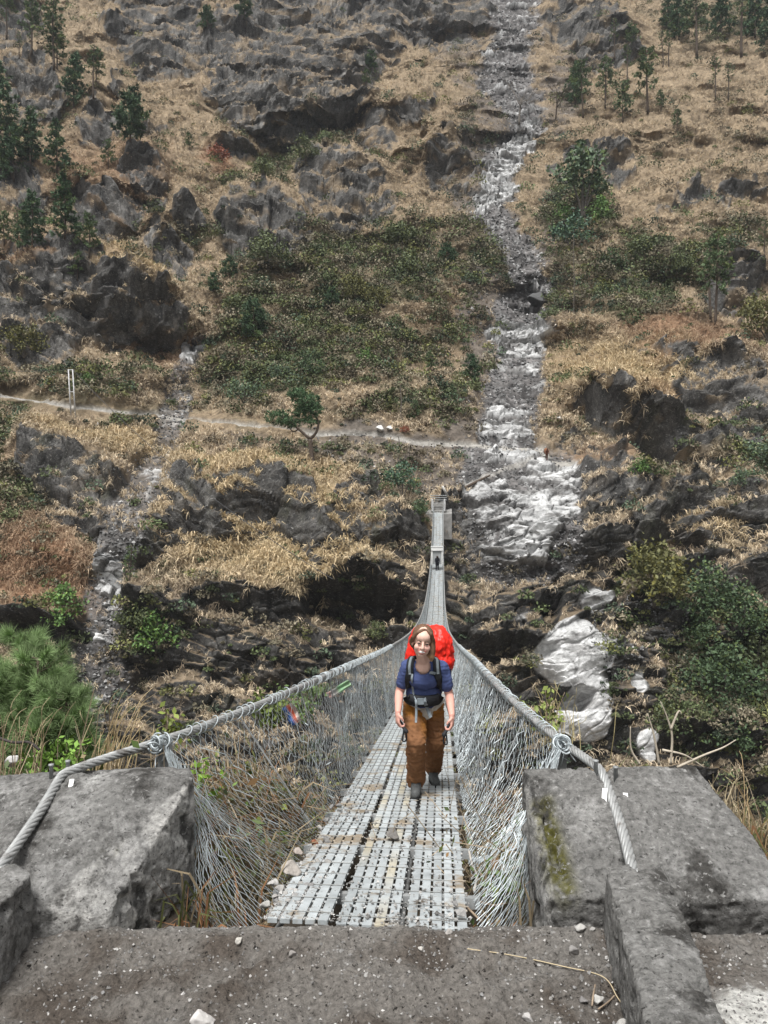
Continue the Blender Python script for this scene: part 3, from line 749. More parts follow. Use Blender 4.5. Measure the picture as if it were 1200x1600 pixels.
def right_extra(V, N, c):
    a, b = P(838, 1232, 4.14), P(880, 1395, 3.66)
    d, t = seg_d(V, a, b)
    V = V - N * (.05 * np.exp(-(d / .035) ** 2))[:, None]
    mo = np.exp(-((d - .012) / .05) ** 2) * sstep(-.35, -.05, noise3(V, .04, 55, 3)) * sstep(.02, .12, t)
    c = c + (np.array([.085, .08, .015]) - c) * (.96 * np.clip(mo * 1.5, 0, 1))[:, None]
    face_ = sstep(.35, .7, -N[:, 0]); st = sstep(-.05, .25, noise3(V * np.array([1, 1, .25]), .07, 57, 3))
    c = c * (1 - .65 * face_ * st)[:, None] + np.array([.28, .27, .25]) * (.4 * face_ * (1 - st))[:, None]
    # shallow step between the two pours
    d3, _ = seg_d(V, P(1050, 1212, 4.27), P(1085, 1390, 3.62))
    V = V - N * (.022 * np.exp(-(d3 / .03) ** 2) * (.5 + noise3(V, .08, 59, 3)))[:, None]
    return V, c


concrete('anchor_block', [[P(813, 1200, 4.36), P(1084, 1194, 4.36), P(830, 1213, 4.22), P(866, 1402, 3.60), P(852, 1425, 3.63), P(1060, 1408, 3.54), P(1245, 1406, 3.5), P(1165, 1290, 3.95), P(852, 1480, 3.63), P(1245, 1462, 3.54), P(1060, 1462, 3.58), P(1245, 1500, 3.72), P(1060, 1500, 3.74), P(822, 1500, 4.36), P(1190, 1500, 4.36)]],
         .014, 12, (.185, .181, .173), 'broad grey concrete block right of the deck, with a mossy groove', 'concrete block', right_extra)
concrete('anchor_pillar', [[P(948, 1362, 3.55), P(985, 1347, 3.62), P(1030, 1352, 3.62), P(1038, 1368, 3.55), P(1064, 1412, 3.3), P(1012, 1615, 2.52), P(1100, 1600, 2.52), (.84, 2.0, .25), (1.03, 2.0, .25), (.84, 2.0, -.15), (1.05, 2.0, -.15), P(948, 1436, 3.62) , P(1045, 1436, 3.62), (1.02, 3.62, -.15), (1.30, 3.62, -.15)]],
         .012, 13, (.20, .196, .187), 'short concrete stub with a cable set into its top, at the foot of the mossy block', 'concrete pillar')
concrete('anchor_pillar', [[P(-40, 1350, 3.6), P(34, 1347, 3.62), P(46, 1368, 3.5), P(54, 1420, 3.52), (-1.62, 3.5, -.12), (-2.05, 3.6, -.12), (-2.2, 2.2, .30), (-1.66, 2.3, .28), (-1.6, 2.3, -.12), (-2.2, 2.2, -.12)]],
         .012, 14, (.20, .196, .187), 'concrete stub cut by the frame beside the streaked block, a cable set into its top', 'concrete pillar')

# ================================================================== the suspension bridge
m_steel = mat('galvanised_deck', attr=True, rough=.55, metal=.15, var=.25, scale=8, spec=.4, bump=.15, bscale=60, dist=.004,
              layers=[(2.6, .54, .64, (.26, .215, .16), (1, 1, 1)), (7, .60, .68, (.10, .085, .07), (1, 1, 1))])
m_wire = mat('galvanised_wire', (.40, .44, .455), .5, .3, var=.25, scale=3, spec=.4)
m_rope = mat('wire_rope', (.36, .365, .36), .55, .45, var=.25, scale=12, spec=.45, layers=[(9, .55, .7, (.16, .15, .14), (1, 1, 1))])
m_beam = mat('crossbeam_steel', (.30, .31, .31), .6, .3, var=.3, scale=6)
HB = .50
bridge = empty('suspension_bridge', axis(0.0), 'long steel suspension bridge with wire mesh sides sagging across the gorge', 'bridge')


def frame(s):
    """centre, tangent, right, up at deck position s"""
    c = axis(s); t = axis(s + .05) - axis(s - .05); t /= np.linalg.norm(t); u = np.cross(RGT, t)
    return c, t, RGT, u / np.linalg.norm(u)


# deck panels: three abreast, five flat bars each, welded to cross rods
PL = 1.88; NP = int(S_END / PL)
rest = MB(); pid = 0
yel = np.array([.50, .39, .19])
for i in range(NP):
    for j in range(3):
        far_ = i >= 33
        mb = rest if far_ else MB()
        s0 = i * PL - .02 * (i == 0); nseg = 4
        w0 = -HB + j * (2 * HB / 3); pw = 2 * HB / 3 - .028
        ss = np.linspace(s0 + .006, s0 + PL - .006, nseg + 1)
        C = axis(ss); dz = rng.normal() * .006
        nb = 5; bw = pw / nb * (.76 if i < 20 else .80)
        for b in range(nb):
            off = w0 + .014 + (b + .5) * pw / nb
            c0 = C + RGT * (off - bw / 2) + [0, 0, dz]; c1 = C + RGT * (off + bw / 2) + [0, 0, dz]
            th = np.array([0, 0, .022])
            V = np.concatenate([c0, c1, c0 - th, c1 - th]); n = nseg + 1; a = np.arange(nseg)[:, None]
            f = np.concatenate([np.concatenate([a, a + n, a + n + 1, a + 1], 1)[:, ::-1], np.concatenate([a, a + 1, a + 2 * n + 1, a + 2 * n], 1)[:, ::-1], np.concatenate([a + n, a + 3 * n, a + 3 * n + 1, a + n + 1], 1)[:, ::-1], [[0, n, 3 * n, 2 * n]], [[nseg, 2 * n + nseg, 3 * n + nseg, n + nseg]]])
            g = np.array([.40, .43, .44]) * rng.uniform(.85, 1.1)
            cc = np.tile(g, (len(V), 1))
            if j == 1 and i < 3 and b in (0, 1, 2, 3):
                k_y = rng.random((nseg + 1, 1)) < .35; k_y = np.concatenate([k_y] * 4); cc = np.where(k_y, cc * .5 + yel * .5, cc)
            mb.add(V, f, cc)
        if i < 28:
            rods = np.arange(s0 + .05, s0 + PL - .03, .12)
            A = axis(rods) + RGT * (w0 + .014); B = axis(rods) + RGT * (w0 + .014 + pw)
            A[:, 2] += dz - .010; B[:, 2] += dz - .010
            mb.add(*tubes3(A, B, .0075, 4), (.24, .25, .25))
            rods = np.arange(s0 + .11, s0 + PL - .03, .21)
            A = axis(rods) + RGT * (w0 + .006); B = axis(rods) + RGT * (w0 + .022 + pw)
            A[:, 2] += dz + .003; B[:, 2] += dz + .003
            mb.add(*tubes3(A, B, .0028, 4), (.17, .175, .17))
        if not far_:
            mb.build('deck_panel', m_steel, bridge)
tag(rest.build('deck_panel', m_steel, bridge), kind='stuff')

# crossbeams under the panel joints
for k in range(98):
    s = .50 + k * .945
    c, t, r, u = frame(s)
    mb = MB(); mb.add(*box(c - u * .052, (1.12, .05, .055), np.array([r, t, u])))
    mb.build('crossbeam', m_beam, bridge)

# handrail cables
CY = np.array([4.8, 5.6, 6.9, 10, 17, 24, 43, 70, 97]); OFF_L = np.array([-1.46, -1.09, -.74, -.70, -.66, -.56, -.55, -.56, -.62]); OFF_R = np.array([1.14, .96, .80, .79, .70, .60, .56, .56, .62]); HGT = np.array([.69, .83, 1.0, 1.06, 1.12, 1.18, 1.2, 1.2, 1.2])


def smooth_interp(x, xp, fp):
    return (np.interp(x - .5, xp, fp) + np.interp(x - .25, xp, fp) + np.interp(x, xp, fp) + np.interp(x + .25, xp, fp) + np.interp(x + .5, xp, fp)) / 5


def rail(side, Y):
    Y = np.asarray(Y, float); s = Y - 3.67
    o = smooth_interp(Y, CY, OFF_L if side < 0 else OFF_R); h = smooth_interp(Y, CY, HGT)
    p = axis(s); p[..., 0] += o; p[..., 2] += h
    return p


def catmull(pts, n=24):
    pts = np.asarray(pts, float); p = np.concatenate([[2 * pts[0] - pts[1]], pts, [2 * pts[-1] - pts[-2]]]); out = []
    for i in range(1, len(p) - 2):
        t = np.linspace(0, 1, n, endpoint=False)[:, None]
        out.append(.5 * ((2 * p[i]) + (-p[i - 1] + p[i + 1]) * t + (2 * p[i - 1] - 5 * p[i] + 4 * p[i + 1] - p[i + 2]) * t ** 2 + (-p[i - 1] + 3 * p[i] - 3 * p[i + 1] + p[i + 2]) * t ** 3))
    return np.concatenate(out + [pts[-1:]])


def stranded(path, R, pitch, n=6):
    """Twisted rope: n strands wound round the path."""
    mb = MB(); L = np.concatenate([[0], np.cumsum(np.linalg.norm(np.diff(path, axis=0), axis=1))])
    N = int(L[-1] / .018); l = np.linspace(0, L[-1], N); Q = np.stack([np.interp(l, L, path[:, k]) for k in range(3)], 1)
    T = np.gradient(Q, axis=0); T /= np.linalg.norm(T, axis=1, keepdims=True)
    u, _ = frame_of(T[0]); U = []
    for d in T:
        u = u - d * np.dot(u, d); u /= np.linalg.norm(u); U.append(u)
    U = np.array(U); W = np.cross(T, U)
    for k in range(n):
        a = 2 * np.pi * (l / pitch + k / n)
        mb.add(*tube(Q + R * .62 * (np.cos(a)[:, None] * U + np.sin(a)[:, None] * W), R * .40, 6))
    return mb


for side in (-1, 1):
    ax_ = [P(5, 1350, 3.60), P(60, 1272, 3.98), P(90, 1222, 4.27), P(99, 1210, 4.34), P(114, 1203, 4.39), P(165, 1185, 4.55), P(235, 1163, 4.8)] if side < 0 else [P(988, 1356, 3.60), P(968, 1283, 3.92), P(946, 1221, 4.23), P(940, 1207, 4.30), P(930, 1196, 4.37), P(908, 1180, 4.58), P(885, 1164, 4.8)]
    ax_[0] = ax_[0] + (ax_[0] - ax_[1]) * .15
    yy = np.linspace(5.1, 10, 14)
    path = catmull(ax_ + list(rail(side, yy)), 10)
    cab = stranded(path, .027, .27)
    yy = np.linspace(10, 97, 130)
    cab.add(*tube(rail(side, yy), .026, 8))
    cab.build('handrail_cable', m_rope, bridge, True)
    # lacing wire wound round the cable where the mesh hangs
    lace = MB()
    l = np.linspace(0, 1, 1900); Yl = 4.75 + l * 11
    lbase = rail(side, Yl); a = l * 2 * np.pi * 120 + 2.0 * perlin(l * 40, l * 0 + 3, 9) * 2 * np.pi
    rr = .040 + .010 * perlin(l * 60, l * 0, 7)
    lace.add(*tube(lbase + np.stack([np.cos(a) * rr, 0 * a, np.sin(a) * rr], 1), .0040, 4))
    for q in range(9):                                                     # knot of wire at the end post
        n = 26; a = np.linspace(0, 2 * np.pi * 1.1, n) + rng.random() * 6; c = rail(side, 4.78 + rng.normal() * .035)
        d = rng.normal(size=3) * .012
        lace.add(*tube(c + np.stack([np.cos(a) * (.031 + .008 * rng.random()), .05 * np.sin(a * .5 + q) + .02 * rng.normal(), np.sin(a) * (.031 + .010 * rng.random())], 1) + d, .006, 5))
    for q in range(7):
        c = rail(side, 4.8 + rng.normal() * .03); e = c + np.array([rng.normal() * .07, rng.normal() * .03, -.10 - .06 * rng.random()])
        lace.add(*tube(catmull([c, (c + e) / 2 + rng.normal(size=3) * .02, e], 5), .005, 4))
    lace.build('lacing_wire', m_wire, bridge, True)
    c = rail(side, 4.82); mb = MB(); mb.add(*box((c[0], c[1] + .03, c[2] - .35), (.075, .075, .66)))
    mb.build('cable_post', m_beam, bridge)
    # wire mesh
    net = MB(); rr_ = []; Js = 20
    pos = np.concatenate([np.arange(-.9, 38, .035), np.arange(38, 92.9, .10)])
    wd = np.concatenate([np.full(int(len(np.arange(-.9, 38, .035))), .035), np.full(len(np.arange(38, 92.9, .10)), .10)])
    tj = np.linspace(0, 1, Js + 1)
    I, J = np.meshgrid(np.arange(len(pos)), np.arange(Js + 1), indexing='ij')
    T_ = tj[J]
    s_ = pos[I] + wd[I] / 2 * np.where((I + J) % 2 == 0, 1, -1) * .92
    near_ = np.exp(-np.maximum(pos[I], 0) / 14)
    s_ = s_ + (.075 * perlin(pos[I] / .55, T_ * 1.0, 81 + side) + .030 * perlin(pos[I] / .17, T_ * 1.0, 83 + side)) * (.35 + .65 * np.sin(np.pi * T_)) * (.4 + .6 * near_)
    neg = np.clip(-s_ / .9, 0, 1)[..., None]; s_ = np.clip(s_, 0, 93)
    top = rail(side, np.maximum(3.67 + s_, 4.80)); bot = axis(s_) + RGT * side * (HB + .03); bot[..., 2] -= .03
    top = top * (1 - neg) + neg * (P(300, 1207, 4.48) if side < 0 else P(824, 1207, 4.45)); bot = bot * (1 - neg) + neg * (P(308, 1462, 4.16) if side < 0 else P(818, 1462, 4.2))
    pt = top + (bot - top) * T_[..., None]
    bulge = (.05 + .10 * perlin(pos[I] / 1.4, T_ * 1.5, 87)) * np.sin(np.pi * T_) * (.3 + .7 * near_)
    pt[..., 0] += side * bulge; pt[..., 2] -= .05 * np.sin(np.pi * T_)
    pt += rng.normal(size=pt.shape) * .006 * (1 - T_[..., None] * .3)
    A = pt[:, :-1].reshape(-1, 3); B = pt[:, 1:].reshape(-1, 3)
    rad = np.repeat(np.where(pos < 38, .0017, .0030), Js)
    net.add(*tubes3(A, B, rad, 3))
    for q in range(22):                                                     # doubled and loose strands
        a0 = rng.uniform(.1, 22) * rng.random(); t0 = rng.uniform(0, .3); t1 = rng.uniform(.7, 1)
        k_ = np.linspace(0, 1, 14); ss = a0 + 1.0 * + k_ * rng.normal() * .5
        tp = rail(side, np.maximum(3.67 + np.clip(ss, 0, 90), 4.8)); bt = axis(np.clip(ss, 0, 90)) + RGT * side * (HB + .03)
        tt = (t0 + (t1 - t0) * k_)[:, None]; pp = tp + (bt - tp) * tt + rng.normal(size=(14, 3)) * .012
        net.add(*tube(pp, .0028, 3))
    net.build('wire_mesh', m_wire, bridge)
    # hangers
    far_h = MB()
    for k in range(98):
        s = .03 + k * .94
        if s < 1.2:
            continue
        a, b = rail(side, 3.67 + s), axis(s) + RGT * side * (HB + .06) - np.array([0, 0, .06])
        mb = far_h if k > 46 else MB()
        mb.add(*tubes3(a[None], b[None], .0065, 5))
        if k <= 46:
            mb.build('hanger', m_beam, bridge)
    tag(far_h.build('hanger', m_beam, bridge), kind='stuff')
    for o_ in (.46, .15):
        yy = np.linspace(0, S_END, 90)
        mb = MB(); mb.add(*tube(axis(yy) + RGT * side * o_ - np.array([0, 0, .10]), .018, 6)); mb.build('deck_cable', m_rope, bridge, True)

# far bridge head: two posts, cross bars and a concrete step
m_conc2 = mat('far_concrete', (.23, .225, .215), .95, var=.35, scale=2, bump=.4, bscale=6, dist=.03)
c, t, r, u = frame(S_END)
hd = empty('bridge_head', c, 'far end of the bridge, two pale posts joined by crossbars over dark steps', 'bridge tower')
for sd_ in (-1, 1):
    mb = MB(); mb.add(*box(c + r * sd_ * .78 + np.array([0, 0, .65]), (.16, .16, 1.5), np.array([r, t, [0, 0, 1]]))); mb.build('post', mat('pale_paint', (.5, .5, .5), .7) if sd_ < 0 else bpy.data.materials['pale_paint'], hd)
for hz in (1.30, 1.58, 1.85):
    mb = MB(); mb.add(*box(c + np.array([0, .1, hz]), (2.1, .09, .08), np.array([r, t, [0, 0, 1]]))); mb.build('crossbar', m_beam, hd)
for q in range(5):
    mb = MB(); mb.add(*box(c + t * (.3 + .32 * q) + np.array([0, 0, -.1 + .2 * q - .7]), (1.9, .34, 1.4), np.array([r, t, [0, 0, 1]]))); mb.build('step', m_conc2, hd)
mb = MB(); mb.add(*box(c + t * 1.4 + np.array([0, 0, -2.0]), (3.4, 3.4, 3.2), np.array([r, t, [0, 0, 1]]))); mb.build('footing', m_conc2, hd)
# ================================================================== the hiker
def spots_to_mesh(mb, voxel, smooth=4):
    return remesh(mb, voxel, smooth)


m_skin = mat('skin', attr=True, rough=.5, var=.06, scale=20, spec=.35)
m_cloth = mat('cotton', attr=True, rough=.9, var=.12, scale=25, bump=.2, bscale=120, dist=.004, spec=.1)
m_black = mat('black_webbing', (.018, .019, .022), .7, var=.2, scale=40)
m_grey = mat('grey_webbing', (.20, .23, .25), .7, var=.15, scale=40)
m_hair = mat('hair', attr=True, rough=.55, var=.3, scale=60, spec=.3)
m_boot = mat('boot_leather', (.075, .078, .078), .8, var=.4, scale=40, bump=.4, bscale=90, dist=.004)
m_sole = mat('rubber', (.018, .018, .018), .8, var=.2)

HC_ = P(660, 1003, 6.45)
tl_ = math.radians(7); pt_ = math.radians(4)
RH = np.array(Matrix.Rotation(tl_, 3, 'Y') @ Matrix.Rotation(pt_, 3, 'X'))


def H(x, y, z):
    return HC_ + RH @ (np.array([x, y, z]) * 1.0)


SHL, SHR = P(638, 1043, 6.64), P(689, 1045, 6.64)
ELL, ELR = P(624, 1081, 6.70), P(702, 1085, 6.68)
WRL, WRR = P(622, 1112, 6.46), P(706, 1117, 6.44)
NECK = P(661, 1033, 6.60); CHEST = P(662, 1058, 6.66); BELLY = P(662, 1082, 6.74); PELV = P(662, 1103, 6.86)
KNL, KNR = P(650, 1162, 6.54), P(681.5, 1157, 6.82)
ANL, ANR = P(650, 1214, 6.74), P(677, 1196, 7.30)

body = MB()
body.add(*ell(H(0, .020, .035), (.073, .092, .088), 20, 14, RH))
body.add(*ell(H(0, -.020, -.045), (.060, .066, .062), 18, 12, RH))
body.add(*ell(H(0, -.058, -.094), (.026, .022, .020), 12, 8, RH))
body.add(*ell(H(0, -.045, .045), (.055, .045, .045), 14, 10, RH))
for sg in (-1, 1):
    body.add(*ell(H(sg * .036, -.058, -.030), (.027, .026, .026), 12, 8, RH))
    body.add(*ell(H(sg * .074, .012, -.012), (.010, .020, .031), 10, 8, RH))
    body.add(*ell(H(sg * .029, -.066, .004), (.017, .012, .013), 10, 8, RH))
chain(body, [H(0, -.082, .012), H(0, -.097, -.014), H(0, -.102, -.026)], [.010, .012, .0135])
body.add(*ell(H(0, -.084, -.030), (.020, .014, .010), 10, 8, RH))
chain(body, [H(0, .022, -.06), NECK, NECK + (CHEST - NECK) * .35], [.052, .054, .075])
body.add(*ell(CHEST + [0, .02, .03], (.145, .095, .12), 18, 12)); body.add(*ell(BELLY, (.135, .10, .12), 16, 12)); body.add(*ell(PELV, (.145, .11, .10), 16, 12))
chain(body, [NECK + [0, .02, -.03], SHL], [.06, .052]); chain(body, [NECK + [0, .02, -.03], SHR], [.06, .052])
for sh, el, wr in ((SHL, ELL, WRL), (SHR, ELR, WRR)):
    chain(body, [sh, (sh + el) / 2, el, el + (wr - el) * .3, wr], [.050, .046, .038, .040, .0265])
for hp, kn, an in ((P(650, 1110, 6.84), KNL, ANL), (P(675, 1110, 6.88), KNR, ANR)):
    chain(body, [hp, kn, kn + (an - kn) * .35, an + [0, 0, -.02]], [.078, .055, .056, .042])


def hand(wr, sgn, d, pn):
    """Palm, four bent fingers of unequal length and a thumb closed round a grip."""
    d = d / np.linalg.norm(d); pn = pn - d * np.dot(pn, d); pn /= np.linalg.norm(pn); sd_ = np.cross(d, pn)
    if sd_[1] > 0:
        sd_ = -sd_                                                   # side of the thumb points forward
    pc = wr + d * .050
    R = np.stack([sd_, pn, d], 1)
    body.add(*ell(pc, (.040, .017, .048), 14, 10, R)); chain(body, [wr, wr + d * .03], [.026, .024])
    for i, (o, L) in enumerate(((.030, .040), (.010, .045), (-.010, .042), (-.029, .034))):
        b = wr + d * (.088 - .006 * (i == 3)) + sd_ * o
        k1 = b + (d * .75 + pn * .55) * L; k2 = k1 + (pn * .95 - d * .1) * L * .62; k3 = k2 + (pn * .25 - d * .9) * L * .5
        chain(body, [b - d * .02, b, k1, k2, k3], [.011, .0105, .0095, .0088, .008])
    b = wr + d * .032 + sd_ * .030; k1 = b + (sd_ * .55 + d * .55 + pn * .45) * .034; k2 = k1 + (d * .75 + pn * .6 - sd_ * .1) * .030
    chain(body, [b - sd_ * .012, b, k1, k2], [.014, .0135, .011, .009])
    return wr + d * .092 + pn * .030, sd_


gripL, sideL = hand(WRL, -1, np.array([-.05, -.25, -1.0]), np.array([1.0, .35, 0]))
gripR, sideR = hand(WRR, 1, np.array([.02, -.22, -1.0]), np.array([-1.0, .35, 0]))
HSC = 1.09
V, f, N = remesh(body, .0052, 3)
wh = sstep(H(0, 0, -.135)[2], H(0, 0, -.085)[2], V[:, 2]) * (np.abs(V[:, 0] - HC_[0]) < .12); V = HC_ + (V - HC_) * (1 + (HSC - 1) * wh)[:, None]
sk = np.tile(np.array([.66, .43, .345]), (len(V), 1))
lowz = sstep(P(0, 1060, 6.6)[2] + .02, P(0, 1075, 6.6)[2], V[:, 2]); sk = sk * (1 - .25 * lowz[:, None] * np.array([.35, 1, 1]))
chk = np.exp(-(np.linalg.norm(V - H(.04, -.085, -.03), axis=1) / .028) ** 2) + np.exp(-(np.linalg.norm(V - H(-.04, -.085, -.03), axis=1) / .028) ** 2)
sk = sk * (1 - .14 * chk[:, None] * np.array([0, 1, .8]))
mb = MB(); mb.add(V, f, sk)
person = tag(mb.build('person', m_skin, None, True), 'smiling hiker in blue t-shirt and brown trousers walking up the bridge deck', 'person')

# face
def hs(mb):
    mb.v = [HC_ + (v_ - HC_) * HSC for v_ in mb.v]; return mb


dark = mat('eye', (.03, .022, .018), .3); wht = mat('tooth', (.78, .76, .72), .35, var=0); lipm = mat('lip', (.36, .13, .11), .5, var=.1)
browm = mat('brow', (.10, .06, .04), .8)
for sg in (-1, 1):
    mb = MB(); mb.add(*ell(H(sg * .030, -.0825, .005), (.0135, .006, .0050), 12, 8, RH)); hs(mb).build('eye', dark, person, True)
    mb = MB(); mb.add(*tube([H(sg * .014, -.090, .021), H(sg * .030, -.088, .027), H(sg * .046, -.076, .021)], [.0032, .0042, .0028], 6)); hs(mb).build('eyebrow', browm, person, True)
mb = MB(); mb.add(*tube(catmull([H(-.032, -.074, -.046), H(-.018, -.086, -.054), H(0, -.090, -.056), H(.018, -.086, -.054), H(.032, -.074, -.046)], 5), .0042, 6))
mb.add(*tube(catmull([H(-.032, -.074, -.047), H(-.018, -.086, -.066), H(0, -.090, -.072), H(.018, -.086, -.066), H(.032, -.074, -.047)], 5), .0048, 6)); hs(mb).build('lips', lipm, person, True)
mb = MB(); mb.add(*ell(H(0, -.078, -.060), (.026, .0125, .0090), 14, 8, RH)); mb.v[-1] = mb.v[-1] + np.array([0, -.0055, .001]); hs(mb).build('teeth', wht, person, True)

# hair: parted cap, swept behind the ears, lock over one shoulder
hb = MB()
hb.add(*ell(H(0, .040, .050), (.083, .094, .080), 20, 14, RH))
for sg in (-1, 1):
    chain(hb, [H(.014 + sg * .012, -.034, .104), H(.004 + sg * .050, -.046, .078), H(sg * .076, -.026, .034), H(sg * .080, .012, -.004)], [.012, .018, .018, .020])
chain(hb, [H(.078, -.012, .01), H(.082, -.018, -.05), H(.080, -.020, -.095), H(.086, -.012, -.125)], [.024, .027, .028, .016])
chain(hb, [H(-.05, .06, -.02), H(0, .07, -.07), H(.06, .05, -.08)], [.05, .05, .04])
V, f, N = remesh(hb, .006, 3)
V = V + N * (.004 * noise3(V * np.array([3.5, 2, .6]), .02, 71, 3))[:, None]
hc = np.tile(np.array([.135, .075, .045]), (len(V), 1)) * (1 + .5 * noise3(V * np.array([3, 2, .4]), .03, 73, 3))[:, None]
tip = sstep(H(0, 0, -.085)[2], H(0, 0, -.115)[2], V[:, 2]); hc = hc + (np.array([.40, .24, .12]) - hc) * (.7 * tip)[:, None]
mb = MB(); mb.add(V, f, np.clip(hc, .01, 1)); hs(mb).build('hair', m_hair, person, True)

# t-shirt
sb = MB()
sb.add(*ell(CHEST + [0, .01, .03], (.163, .118, .135), 20, 14)); sb.add(*ell(CHEST + [0, -.035, -.01], (.135, .095, .085), 18, 12)); sb.add(*ell(BELLY + [0, -.01, 0], (.152, .125, .125), 18, 12)); sb.add(*ell(BELLY + [0, .04, -.08], (.155, .12, .06), 18, 12))
chain(sb, [NECK + [0, .015, -.045], SHL + [0, 0, .002]], [.072, .064]); chain(sb, [NECK + [0, .015, -.045], SHR + [0, 0, .002]], [.072, .064])
for sh, el in ((SHL, ELL), (SHR, ELR)):
    chain(sb, [sh, sh + (el - sh) * .62], [.064, .057])
V, f, N = remesh(sb, .008, 5)
V = V + N * (.011 * noise3(V * np.array([1, 1, .6]), .085, 75, 3) + .007 * noise3(V * np.array([.7, 1, 1.8]), .05, 77, 2, True))[:, None]
keep = np.linalg.norm((V - (NECK + np.array([-.002, -.055, -.035]))) / np.array([.062, .10, .066]), axis=1) > 1
kp2 = np.linalg.norm((V - (NECK + np.array([0, .01, .035]))) / np.array([.075, .09, .05]), axis=1) > 1
keep &= kp2
f = [q[keep[q].all(1)] for q in f]
mb = MB(); mb.add(V, f, np.array([.062, .082, .185]))
shirt = mb.build('t_shirt', m_cloth, person, True)
SH_BVH = BVHTree.FromPolygons([Vector(v) for v in V], [tuple(q) for g in f for q in g])

# trousers
tb = MB()
tb.add(*ell(PELV, (.172, .135, .115), 20, 12)); tb.add(*ell(PELV + [0, .01, .05], (.162, .13, .07), 20, 12))
for hp, kn, an, lo_ in ((P(648.5, 1112, 6.82), KNL, ANL, -.015), (P(675.5, 1112, 6.87), KNR, ANR, -.01)):
    chain(tb, [hp, hp + (kn - hp) * .5, kn, kn + (an - kn) * .5, an + np.array([0, .01, lo_])], [.096, .086, .073, .070, .075])
V, f, N = remesh(tb, .008, 4)
V = V + N * (.014 * noise3(V * np.array([1, 1, 2.2]), .10, 81, 3) + .015 * noise3(V * np.array([1.3, 1, 1.5]), .06, 83, 2, True))[:, None]
tc_ = np.tile(np.array([.185, .090, .044]), (len(V), 1))
org = np.array([.40, .165, .022])
e1_ = .75 * sstep(P(0, 1122, 6.8)[2] - .05, P(0, 1104, 6.8)[2], V[:, 2]) * sstep(.1, -.25, noise3(V, .12, 85, 2) - .12)
e2_ = np.exp(-(np.linalg.norm((V - P(661, 1140, 6.70)) / np.array([.035, .12, .12]), axis=1)) ** 2)
tc_ = tc_ + (org - tc_) * np.clip(e1_ * .9 + e2_ * .9, 0, 1)[:, None]
hem = sstep(P(0, 1170, 6.7)[2], P(0, 1200, 6.8)[2], V[:, 2]); tc_ = tc_ * (1 - .12 * hem[:, None])
mb = MB(); mb.add(V, f, tc_); trous = mb.build('trousers', m_cloth, person, True)
TR_BVH = BVHTree.FromPolygons([Vector(v) for v in V], [tuple(q) for g in f for q in g])
# pale shirt tail hanging below the belt
st = MB(); st.add(*ell(P(668, 1103, 6.735), (.105, .030, .055), 16, 10)); st.add(*ell(P(667, 1114, 6.715), (.055, .026, .060), 14, 10)); chain(st, [P(640, 1097, 6.735), P(655, 1104, 6.72)], [.024, .030]); chain(st, [P(691, 1096, 6.78), P(679, 1106, 6.73)], [.020, .028])
V, f, N = remesh(st, .006, 5); V = V + N * (.006 * noise3(V, .04, 87, 3))[:, None]
mb = MB(); mb.add(V, f, (.50, .46, .40)); mb.build('shirt_tail', m_cloth, person, True)

# boots stand on the deck
for an, toe_px in ((ANL, 649), (ANR, 681)):
    zb = float(zdeck(an[1] - .06 - 3.67)) + .005
    b0 = np.array([an[0], an[1], an[2] - .02]); heel = np.array([an[0], an[1] + .045, zb + .045]); mid = np.array([an[0] - .002, an[1] - .07, zb + .055]); toe = np.array([(toe_px - 600) / F * (an[1] - .16), an[1] - .165, zb + .040])
    bb = MB(); chain(bb, [b0 + [0, 0, .06], b0, heel], [.052, .052, .046]); chain(bb, [b0, mid, toe], [.05, .047, .040]); chain(bb, [heel, mid, toe], [.043, .044, .040])
    V, f, N = remesh(bb, .006, 3); V[:, 2] = np.maximum(V[:, 2], zb + .014)
    mb = MB(); mb.add(V, f); bo = mb.build('boot', m_boot, person, True)
    sbm = MB(); chain(sbm, [heel - [0, 0, .02], mid - [0, 0, .03], toe - [0, 0, .018]], [.047, .047, .043])
    V, f, N = remesh(sbm, .006, 2); V[:, 2] = np.clip(V[:, 2], zb, zb + .018)
    mb = MB(); mb.add(V, f); so_ = mb.build('sole', m_sole, bo, True)

# backpack
pack = empty('backpack', P(672, 1060, 6.98), 'big red covered backpack carried on the back of the hiker in blue', 'backpack')
rb = MB(); rb.add(*ell(P(669, 1021, 6.99), (.195, .165, .20), 20, 14)); rb.add(*ell(P(682, 1010, 6.98), (.145, .15, .165), 18, 12)); rb.add(*ell(P(662, 1008, 7.0), (.14, .13, .16), 18, 12)); rb.add(*ell(P(685, 1030, 6.98), (.125, .14, .14), 16, 12))
V, f, N = remesh(rb, .010, 6)
V = V + N * (.034 * noise3(V * np.array([1.2, 1, .7]), .12, 91, 3) + .022 * noise3(V * np.array([1.5, 1, .6]), .06, 93, 3, True))[:, None]
m_red = mat('red_nylon', (.75, .022, .010), .45, var=.12, scale=9, bump=.25, bscale=40, dist=.006, spec=.4)
mb = MB(); mb.add(V, f); mb.build('rain_cover', m_red, pack, True)
rb = MB(); rb.add(*ell(P(668, 1062, 6.93), (.165, .115, .21), 18, 12)); rb.add(*ell(P(692, 1054, 6.93), (.08, .09, .12), 14, 10)); V, f, N = remesh(rb, .01, 5); V = V + N * (.012 * noise3(V, .07, 95, 3))[:, None]
mb = MB(); mb.add(V, f); mb.build('pack_body', mat('dark_nylon', (.018, .022, .045), .7, var=.2), pack, True)


